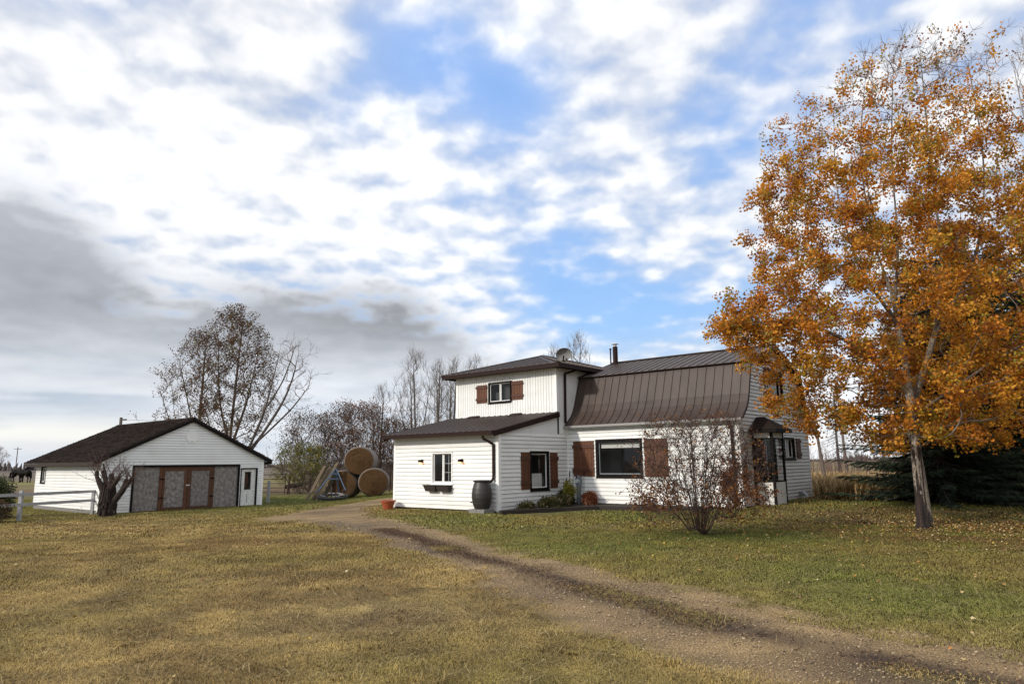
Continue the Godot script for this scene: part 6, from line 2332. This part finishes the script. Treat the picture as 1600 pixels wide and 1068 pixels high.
func yard() -> void:
	rng.seed = 2024
	var r := 0.86
	bale("right hand bottom hay bale, nearest the lean-to wall", V(-8.15, 40.9), 8.0)
	bale("left hand bottom hay bale, half hidden behind the blue frame", V(-10.05, 41.1), -4.0)
	bale("hay bale resting on top of the two others", V(-9.05, 41.0, 1.30), 2.0)
	# blue A-frame implement with its ring of white slats
	var at := V(-10.05, 39.2)
	var t := thing("farm_implement", "blue A-frame farm implement lying in front of the bales", "implement", at)
	for q in [[Vector3(-0.85, 0.45, 0.2), Vector3(0.0, 1.72, -0.4)], [Vector3(0.75, 0.55, 0.2), Vector3(0.05, 1.72, -0.4)], [Vector3(-0.28, 1.18, -0.12), Vector3(0.30, 1.18, -0.12)], [Vector3(0.0, 1.72, -0.4), Vector3(0.1, 0.35, -1.0)], [Vector3(-0.14, 1.45, -0.3), Vector3(0.18, 1.45, -0.3)]]:
		var b := MB.new()
		b.beam(q[0], q[1], 0.055, 0.055)
		put("frame_bar", b, M.blue_paint, t)
	var b := MB.new()
	var ring_pts := []
	var rads := []
	for i in 25:
		var a := TAU * i / 24.0
		ring_pts.append(Vector3(cos(a) * 0.80, 0.22 - sin(a) * 0.10, sin(a) * 0.55))
		rads.append(0.075)
	b.tube(ring_pts, rads, 8, false)
	put("rim", b, M.black_rubber, t)
	for q in [[-0.62, 0.30, 0.28, -0.30, 0.25], [-0.30, 0.40, -0.15, 0.10, 0.40], [0.20, 0.40, -0.15, 0.55, 0.36], [0.05, 0.27, 0.35, 0.50, 0.24], [0.35, 0.31, 0.15, 0.70, 0.33]]:
		b = MB.new()
		b.beam(Vector3(q[0], q[1], q[2]), Vector3(q[3], q[4], q[2] + 0.1), 0.05, 0.04)
		put("slat", b, M.gutter_grey, t)
	b = MB.new()
	b.beam(Vector3(0.02, 0.05, 0.42), Vector3(0.0, 0.75, 0.30), 0.06, 0.06)
	put("hitch_post", b, M.black_rubber, t)
	for i in 7:
		b = MB.new()
		var x := -0.75 + i * 0.24
		b.beam(Vector3(x, 0.02, 0.1), Vector3(x + rng.randf_range(-0.2, 0.2), rng.randf_range(0.25, 0.7), -0.5), 0.045, 0.045)
		put("tine", b, M.rust_pipe, t)
	# planks leaning on the willow
	var said := ["longest grey plank leaning left of the blue frame", "weathered plank second from the left of the leaning boards", "leaning plank with a pale reddish upper end", "short dark plank leaning close to the hay bales", "grey plank in the middle of the leaning boards"]
	var pl := [[-11.75, 40.0, 0.85, 2.35, 0.16, 1.0], [-11.50, 40.25, 0.85, 2.3, 0.13, 0.75], [-11.25, 40.3, 1.0, 2.55, 0.15, 1.2], [-10.95, 40.5, 0.6, 1.9, 0.2, 0.35], [-11.4, 40.55, 0.8, 2.2, 0.2, 0.5]]
	for i in 5:
		var q: Array = pl[i]
		b = MB.new()
		b.col = Color(q[5], q[5] * (0.85 if i == 2 else 1.0), q[5] * (0.7 if i == 2 else 0.95))
		b.beam(Vector3.ZERO, Vector3(q[2], q[3] * 0.83, -0.5), q[4], 0.05, Vector3.RIGHT)
		var o := put("plank", b, M.old_timber)
		o.position = V(q[0], q[1], 0.0)
		tag(o, said[i], "plank", "planks leaning beside the bales")
	# pipe gate and panel fence
	gate("rusty pipe fence panel between the garage corner and the leaning post", V(-19.6, 49.6), V(-15.95, 49.3))
	gate("rusty pipe gate left of the leaning planks", V(-15.75, 49.3), V(-12.6, 48.6))
	gate("rusty pipe fence panel behind the hay bales", V(-12.4, 48.6), V(-8.4, 48.2))
	gate("rusty pipe fence panel glimpsed between bales and lean-to", V(-8.2, 48.2), V(-4.6, 47.8))
	for q in [[-15.85, 49.3, 0.16, "thick rusty gate post leaning to the right"], [-12.5, 48.6, 0.05, "rusty gate post behind the planks"]]:
		b = MB.new()
		b.tube([Vector3(0, -0.2, 0), Vector3(q[2], 1.5, 0)], [0.07, 0.07], 10)
		var o := put("gate_post", b, M.rust_pipe)
		o.position = V(q[0], q[1])
		tag(o, q[3], "post", "posts of the pipe fence")
	b = MB.new()
	b.tube([Vector3(-0.6, 0.12, 0), Vector3(0.1, 0.2, 0.05), Vector3(0.7, 0.32, 0)], [0.16, 0.2, 0.14], 9)
	b.tube([Vector3(0.1, 0.2, 0), Vector3(0.75, 0.45, 0.1)], [0.10, 0.08], 7)
	var lg := put("fallen_log", b, M.dark_timber)
	lg.position = V(-16.9, 54.0, 0.25)
	tag(lg, "dark fallen log lying in the pasture behind the pipe gate", "log")
	# white board fence at left
	t = thing("board_fence", "white two rail board fence running from the shrubs to the stump", "fence", V(-19.0, 27.2))
	var base := V(-19.0, 27.2)
	var A := V(-19.0, 27.2) - base
	var B := V(-18.32, 30.75) - base
	var Z := V(-19.55, 24.0) - base
	for p in [A, B, Z]:
		b = MB.new()
		b.box(Vector3(-0.06, -0.2, -0.06) + p, Vector3(0.06, 1.16 if p != B else 1.02, 0.06) + p)
		put("post", b, M.fence_white, t)
	for y in [0.62, 1.0]:
		b = MB.new()
		b.beam(A + Vector3(0.08, y, 0), B + Vector3(0.08, y - 0.02, 0), 0.035, 0.115, Vector3(1, 0, 0))
		put("rail", b, M.fence_white, t)
		b = MB.new()
		b.beam(Z + Vector3(0.08, y, 0), A + Vector3(0.08, y, 0.002), 0.035, 0.115, Vector3(1, 0, 0))
		put("rail", b, M.fence_white, t)
	# lone white post
	b = MB.new()
	b.hexa([Vector3(-0.07, -0.2, -0.07), Vector3(0.07, -0.2, -0.07), Vector3(0.07, -0.2, 0.07), Vector3(-0.07, -0.2, 0.07), Vector3(-0.05, 1.15, -0.06), Vector3(0.08, 1.15, -0.06), Vector3(0.08, 1.18, 0.06), Vector3(-0.05, 1.18, 0.06)])
	var wp := put("white_post", b, M.fence_white)
	wp.position = V(-13.4, 38.5)
	tag(wp, "lone short white post on the grass right of the garage", "post")
	# wire pasture fence behind the horses
	t = thing("wire_fence", "dark wire mesh pasture fence behind the two horses", "fence", V(-70.0, 92.0))
	base = V(-70.0, 92.0)
	for i in 9:
		var p := V(-88.0 + i * 4.5, 92.0) - base
		b = MB.new()
		b.tube([p + Vector3(0, -0.2, 0), p + Vector3(0, 1.5, 0)], [0.07, 0.07], 6)
		put("post", b, M.pole_wood, t)
	for y in [0.15, 0.4, 0.65, 0.9, 1.15, 1.4]:
		b = MB.new()
		b.cone(V(-88.0, 92.0, y) - base, V(-52.0, 92.0, y) - base, 0.010, 0.010, 4)
		put("strand", b, M.wire, t)
	horse("black horse standing side on with its rump to the right", V(-58.6, 84.0), 172.0, true)
	horse("second black horse behind the first, at its left", V(-61.0, 86.5), 8.0, false)
	# a red machine glimpsed left of the lean-to
	t = thing("red_machine", "red farm machine with a black wheel glimpsed between bale and lean-to", "machine", V(-6.4, 43.5), 20.0)
	b = MB.new()
	b.hexa([Vector3(-0.6, 0.5, -0.5), Vector3(0.9, 0.5, -0.5), Vector3(0.9, 0.5, 0.4), Vector3(-0.6, 0.5, 0.4), Vector3(-0.4, 1.25, -0.4), Vector3(0.8, 1.15, -0.4), Vector3(0.8, 1.15, 0.3), Vector3(-0.4, 1.25, 0.3)])
	put("hood", b, M.red_paint, t)
	for x in [-0.2, 0.85]:
		b = MB.new()
		b.lathe([Vector2(0.0, -0.1), Vector2(0.38, -0.1), Vector2(0.45, -0.04), Vector2(0.45, 0.06), Vector2(0.38, 0.1), Vector2(0, 0.1)], 18)
		var o := put("wheel", b, M.black_rubber, t)
		o.transform = Transform3D(Basis(Vector3.RIGHT, PI / 2), Vector3(x, 0.45, 0.55))
	b = MB.new()
	b.beam(Vector3(-0.4, 1.2, 0), Vector3(-0.9, 1.9, 0), 0.05, 0.05)
	put("lever", b, M.black_rubber, t)

func gate(label: String, a: Vector3, c: Vector3) -> void:
	var t := thing("pipe_panel", label, "fence panel", a, 0.0, "rusty pipe fence panels")
	var d := c - a
	for y in [0.12, 0.42, 0.72, 1.02, 1.34]:
		var b := MB.new()
		b.cone(Vector3(0, y, 0), d + Vector3(0, y + 0.05, 0), 0.028, 0.028, 8, true)
		put("rail", b, M.rust_pipe, t)
	for u in [0.02, 0.5, 0.98]:
		var b := MB.new()
		b.cone(d * u + Vector3(0, 0.0, 0.03), d * u + Vector3(0.03, 1.38, 0.03), 0.03, 0.03, 8, true)
		put("upright", b, M.rust_pipe, t)

func hpos(x: float, y: float, z: float) -> Vector3:
	return HOUSE_AT + Vector3(x, y, z).rotated(Vector3.UP, deg_to_rad(HOUSE_YAW))

func house_things() -> void:
	rng.seed = 3030
	# lamps
	for q in [[-3.65, "left"], [-1.64, "right"]]:
		var t := thing("wall_lamp", "small black lit wall lamp on the %s of the white slider window" % q[1], "wall lamp", hpos(q[0], 1.70, 0.02), HOUSE_YAW, "wall lamps on the lean-to")
		var b := MB.new()
		b.box(Vector3(-0.05, -0.05, 0.002), Vector3(0.05, 0.06, 0.02))
		b.tube([Vector3(0, 0.01, 0.02), Vector3(0, 0.03, 0.10), Vector3(0, 0.02, 0.13)], [0.018, 0.018, 0.018], 8)
		put("bracket", b, M.trim_black, t)
		b = MB.new()
		b.lathe([Vector2(0.0, 0.05), Vector2(0.045, 0.045), Vector2(0.065, 0.0), Vector2(0.065, -0.04), Vector2(0.055, -0.04), Vector2(0.05, 0.0), Vector2(0, 0.03)], 14, Vector3(0, 0.0, 0.13))
		put("lamp_shade", b, M.trim_black, t)
		b = MB.new()
		b.lathe([Vector2(0.0, -0.115), Vector2(0.025, -0.105), Vector2(0.035, -0.08), Vector2(0.028, -0.05), Vector2(0.02, -0.03)], 12, Vector3(0, 0, 0.13))
		put("bulb", b, M.lamp_glow, t)
		var l := OmniLight3D.new()
		l.name = "lamp_light"
		l.light_color = Color(1.0, 0.72, 0.38)
		l.light_energy = 0.012
		l.light_size = 0.03
		l.omni_range = 8.0
		l.omni_attenuation = 2.0
		l.shadow_enabled = true
		t.add_child(l)
		l.position = Vector3(0, -0.08, 0.13)
	# window box
	var t := thing("window_box", "dark rustic planter box hanging below the white slider window", "window box", hpos(-2.74, 0.64, 0.03), HOUSE_YAW)
	for k in 2:
		var b := MB.new()
		var x0 := -0.64 + k * 0.64
		var x1 := x0 + 0.62
		b.hexa([Vector3(x0 + 0.09, 0.0, 0.0), Vector3(x1 - 0.03, 0.0, 0.0), Vector3(x1 - 0.03, 0.0, 0.16), Vector3(x0 + 0.09, 0.0, 0.16), Vector3(x0 + 0.02, 0.20, 0.0), Vector3(x1, 0.20, 0.0), Vector3(x1, 0.20, 0.22), Vector3(x0 + 0.02, 0.20, 0.22)])
		put("trough", b, M.dark_timber, t)
		b = MB.new()
		b.hexa([Vector3(x0, 0.19, 0.0), Vector3(x1 + 0.01, 0.19, 0.0), Vector3(x1 + 0.01, 0.19, 0.235), Vector3(x0, 0.19, 0.235), Vector3(x0, 0.225, 0.0), Vector3(x1 + 0.01, 0.215, 0.0), Vector3(x1 + 0.01, 0.215, 0.235), Vector3(x0, 0.225, 0.235)])
		put("rim", b, M.dark_timber, t)
	# rain barrel on its paver
	var bp := hpos(-0.36, 0, 0.42)
	var pv := MB.new()
	for i in 2:
		pv.box(Vector3(-0.34 + i * 0.345, -0.05, -0.22), Vector3(-0.005 + i * 0.345, 0.13, 0.28))
	var po := put("paver_block", pv, M.concrete)
	po.position = Vector3(bp.x, gy(bp.x, -bp.z), bp.z)
	po.rotation_degrees.y = HOUSE_YAW
	tag(po, "pale concrete blocks under the rain barrel", "block")
	t = thing("rain_barrel", "dark brown jar shaped rain barrel at the lean-to's corner under a downpipe", "barrel", po.position + Vector3(0, 0.131, 0), HOUSE_YAW)
	var b := MB.new()
	b.lathe([Vector2(0, 0), Vector2(0.23, 0.0), Vector2(0.25, 0.03), Vector2(0.30, 0.16), Vector2(0.335, 0.36), Vector2(0.335, 0.50), Vector2(0.31, 0.66), Vector2(0.265, 0.80), Vector2(0.245, 0.86)], 36)
	put("body", b, M.barrel_plastic, t)
	b = MB.new()
	b.lathe([Vector2(0.245, 0.86), Vector2(0.285, 0.87), Vector2(0.29, 0.91), Vector2(0.265, 0.925), Vector2(0.22, 0.92), Vector2(0.21, 0.88), Vector2(0.0, 0.87)], 36)
	put("rim", b, M.barrel_plastic, t)
	b = MB.new()
	b.cone(Vector3(-0.22, 0.22, 0.22), Vector3(-0.26, 0.22, 0.27), 0.02, 0.02, 8, true)
	put("spigot", b, M.trim_black, t)
	# terracotta pot at the left corner
	t = thing("flower_pot", "wide empty terracotta coloured pot on the gravel at the lean-to's left corner", "pot", V(-4.62, 26.0))
	b = MB.new()
	b.lathe([Vector2(0, 0), Vector2(0.16, 0), Vector2(0.25, 0.27), Vector2(0.285, 0.275), Vector2(0.29, 0.33), Vector2(0.25, 0.33), Vector2(0.235, 0.26), Vector2(0.0, 0.25)], 30)
	put("bowl", b, M.terracotta, t)
	b = MB.new()
	b.lathe([Vector2(0.0, 0.262), Vector2(0.233, 0.256)], 16)
	put("earth", b, M.soil, t)
	# dish on the roof
	t = thing("satellite_dish", "grey satellite dish on the upper storey's hip roof", "satellite dish", hpos(-0.32, 5.42, -4.30), 0.0)
	b = MB.new()
	b.tube([Vector3(0, -0.06, 0), Vector3(0, 0.16, 0), Vector3(0.02, 0.28, 0.05)], [0.028, 0.028, 0.028], 8)
	b.beam(Vector3(-0.22, -0.03, 0.0), Vector3(0.22, -0.08, 0.0), 0.07, 0.05)
	b.beam(Vector3(-0.16, -0.04, 0.0), Vector3(0.0, 0.14, 0.0), 0.03, 0.03)
	b.beam(Vector3(0.16, -0.06, 0.0), Vector3(0.0, 0.14, 0.0), 0.03, 0.03)
	put("mount", b, M.trim_black, t)
	b = MB.new()
	var db := Basis.from_euler(Vector3(0.62, -0.45, 0.35))
	var ctr := Vector3(0.02, 0.33, 0.08)
	for i in 28:
		var a := TAU * i / 28
		var c := TAU * (i + 1) / 28
		for j in 5:
			var q0 := j / 5.0
			var q1 := (j + 1) / 5.0
			var pts := []
			for e in [[a, q0], [c, q0], [c, q1], [a, q1]]:
				pts.append(ctr + db * Vector3(cos(e[0]) * e[1] * 0.35, sin(e[0]) * e[1] * 0.27, -0.10 + 0.10 * e[1] * e[1]))
			b.quad(pts[0], pts[1], pts[2], pts[3], db.z)
			var off := db.z * -0.008
			b.quad(pts[0] + off, pts[1] + off, pts[2] + off, pts[3] + off, -db.z)
	put("reflector", b, M.dish_grey, t)
	b = MB.new()
	b.tube([ctr + db * Vector3(0, -0.24, -0.02), ctr + db * Vector3(0, -0.20, 0.34)], [0.014, 0.014], 6)
	b.box(Vector3(-0.04, -0.04, 0.0), Vector3(0.04, 0.04, 0.10), Transform3D(db, ctr + db * Vector3(0, -0.18, 0.30)))
	put("feed_arm", b, M.trim_black, t)
	# the meter pedestal
	t = thing("meter_pedestal", "grey utility meter pedestal with a round meter below the left brown shutter", "meter", hpos(0.57, 0.05, -LV + 0.16), HOUSE_YAW)
	b = MB.new()
	b.box(Vector3(-0.055, -0.1, -0.05), Vector3(0.055, 0.72, 0.05))
	put("post", b, M.grey_metal, t)
	b = MB.new()
	b.box(Vector3(-0.10, 0.721, -0.06), Vector3(0.10, 0.98, 0.06))
	b.tube([Vector3(0, 0.97, -0.06), Vector3(0, 0.97, 0.06)], [0.10, 0.10], 16)
	put("housing", b, M.grey_metal, t)
	b = MB.new()
	b.cone(Vector3(0, 0.87, 0.061), Vector3(0, 0.87, 0.13), 0.075, 0.07, 16, true)
	put("meter_dial", b, M.galvanised, t)
	# small white awning on the far side wall
	t = thing("door_hood", "edge of a small white sloping door hood on the lean-to's left side wall", "awning", hpos(-UA - 0.02, 1.95, -1.0), HOUSE_YAW)
	b = MB.new()
	b.hexa([Vector3(-0.32, -0.22, -0.6), Vector3(0, 0.10, -0.6), Vector3(0, 0.10, 0.7), Vector3(-0.32, -0.22, 0.7), Vector3(-0.32, -0.17, -0.6), Vector3(0, 0.16, -0.6), Vector3(0, 0.16, 0.7), Vector3(-0.32, -0.17, 0.7)])
	put("hood", b, M.white_paint, t)
	garden()

func garden() -> void:
	rng.seed = 4040
	# timber edged bed along the shaded wall and under the picture window
	var bed := MB.new()
	var outline := [[Vector2(0.08, 0.05), Vector2(0.62, 0.66)], [Vector2(0.08, -1.55), Vector2(1.42, -1.55)], [Vector2(0.08, -2.85), Vector2(2.05, -2.85)], [Vector2(0.08, -LV + 0.05), Vector2(3.4, -LV + 0.05)]]
	bed.hexa([hl(0.06, -0.1, 0.02), hl(0.62, -0.1, 0.62), hl(2.0, -0.1, -2.75), hl(0.06, -0.1, -3.96), hl(0.06, 0.08, 0.02), hl(0.62, 0.08, 0.62), hl(2.0, 0.08, -2.75), hl(0.06, 0.14, -3.96)])
	bed.hexa([hl(0.06, -0.1, -3.96), hl(1.97, -0.1, -2.74), hl(5.5, -0.1, -3.25), hl(5.5, -0.1, -3.96), hl(0.06, 0.135, -3.96), hl(1.97, 0.075, -2.74), hl(5.5, 0.09, -3.25), hl(5.5, 0.12, -3.96)])
	tag(put("flower_bed", bed, M.soil), "dark soil bed along the shaded wall of the lean-to", "soil", "", "structure")
	var tm := [[0.68, 0.72, 1.42, -1.52, "timber edging the flower bed along the lean-to, nearest the rain barrel"], [1.44, -1.58, 2.08, -2.74, "short timber edging at the corner of the flower bed"], [2.14, -2.80, 3.9, -2.98, "timber edging the bed below the picture window"], [3.94, -3.0, 5.6, -3.3, "timber edging the bed behind the twiggy bush"]]
	for q in tm:
		var b := MB.new()
		b.beam(Vector3.ZERO, hl(q[2], 0.0, q[3]) - hl(q[0], 0.0, q[1]), 0.14, 0.15, Vector3.UP)
		var o := put("edging_timber", b, M.dark_timber)
		o.position = hl(q[0], 0.06, q[1])
		tag(o, q[4], "timber", "timbers edging the flower bed")
	var lm := leaf_cluster(5, 0.10, 0.05)
	var green := [Color(0.055, 0.07, 0.02), Color(0.09, 0.085, 0.025), Color(0.13, 0.09, 0.04)]
	var ps := [[0.75, -1.75, 0.26, 0.75, "low straggly green plant in the bed under the lean-to's dark window", 1.2], [0.60, -0.7, 0.14, 0.5, "low withered plant in the bed near the lean-to corner", 0.6], [0.75, -2.5, 0.30, 0.6, "dark leafy plant in the bed left of the meter", 1.3], [0.30, -3.35, 0.42, 0.5, "dark bushy plant at the inner corner below the stalks", 1.8]]
	for q in ps:
		var g := shrub("garden_plant", q[4], hl(q[0], 0.07, q[1]), q[2], q[3], 12, 46, Color(0.06, 0.05, 0.03), "plants in the flower bed", 0.0, 0.004)
		var k: float = q[5]
		g[0].set_meta("category", "plant")
		shrub_leaves(g, func(p: Vector3) -> float: return k, lm, green, 0.05)
	var sf := shrub("yellow_plant", "small plant with yellow leaves beside the inner corner of the house", hl(0.62, 0.07, -3.05), 0.75, 0.4, 5, 22, Color(0.08, 0.07, 0.03), "", 0.0, 0.005)
	sf[0].set_meta("category", "plant")
	shrub_leaves(sf, func(p: Vector3) -> float: return 1.6 * sst((p.y - 0.35) / 0.2), lm, [Color(0.38, 0.33, 0.03), Color(0.26, 0.26, 0.04)], 0.05)
	var st := thing("seed_stalks", "tall dark seed stalks standing at the house's inner corner", "plant", hl(0.35, 0.08, -3.6))
	for i in 6:
		var b := MB.new()
		var x := -0.16 + i * 0.13
		var h := 0.75 + 0.35 * absf(sin(i * 2.3))
		b.col = Color(0.05, 0.035, 0.03)
		b.cone(Vector3(x, 0, 0.06 * sin(i * 1.7)), Vector3(x + 0.02, h, 0), 0.008, 0.006, 5)
		b.lathe([Vector2(0, h - 0.02), Vector2(0.022, h), Vector2(0.026, h + 0.1), Vector2(0.012, h + 0.2), Vector2(0, h + 0.22)], 7, Vector3(x + 0.02, 0, 0))
		put("stalk", b, M.twig, st)
	var rp := shrub("rust_plant", "low round plant of rusty red flowers right of the meter", hl(1.25, 0.10, -3.5), 0.32, 0.40, 14, 50, Color(0.12, 0.06, 0.04), "", 0.0, 0.004)
	rp[0].set_meta("category", "plant")
	shrub_leaves(rp, func(p: Vector3) -> float: return 2.4, lm, [Color(0.28, 0.085, 0.04), Color(0.20, 0.07, 0.035), Color(0.33, 0.13, 0.06)], 0.04)

func hl(x: float, y: float, z: float) -> Vector3:
	return hpos(x, y, z)

func _ready() -> void:
	rng.seed = 7
	nz.seed = 3
	nz.frequency = 0.01
	nz.fractal_octaves = 4
	nz2.seed = 8
	nz2.frequency = 0.01
	nz2.fractal_octaves = 3
	setup()
	materials()
	lay_ground()
	farmhouse()
	garage()
	house_things()
	yard()
	horizon()
	woods()
	willows()
	right_side()
	edge_shrubs()
	foreground_bush()
	orange_tree()
	rng.seed = 5050
	grass()
	tufts()
	litter()
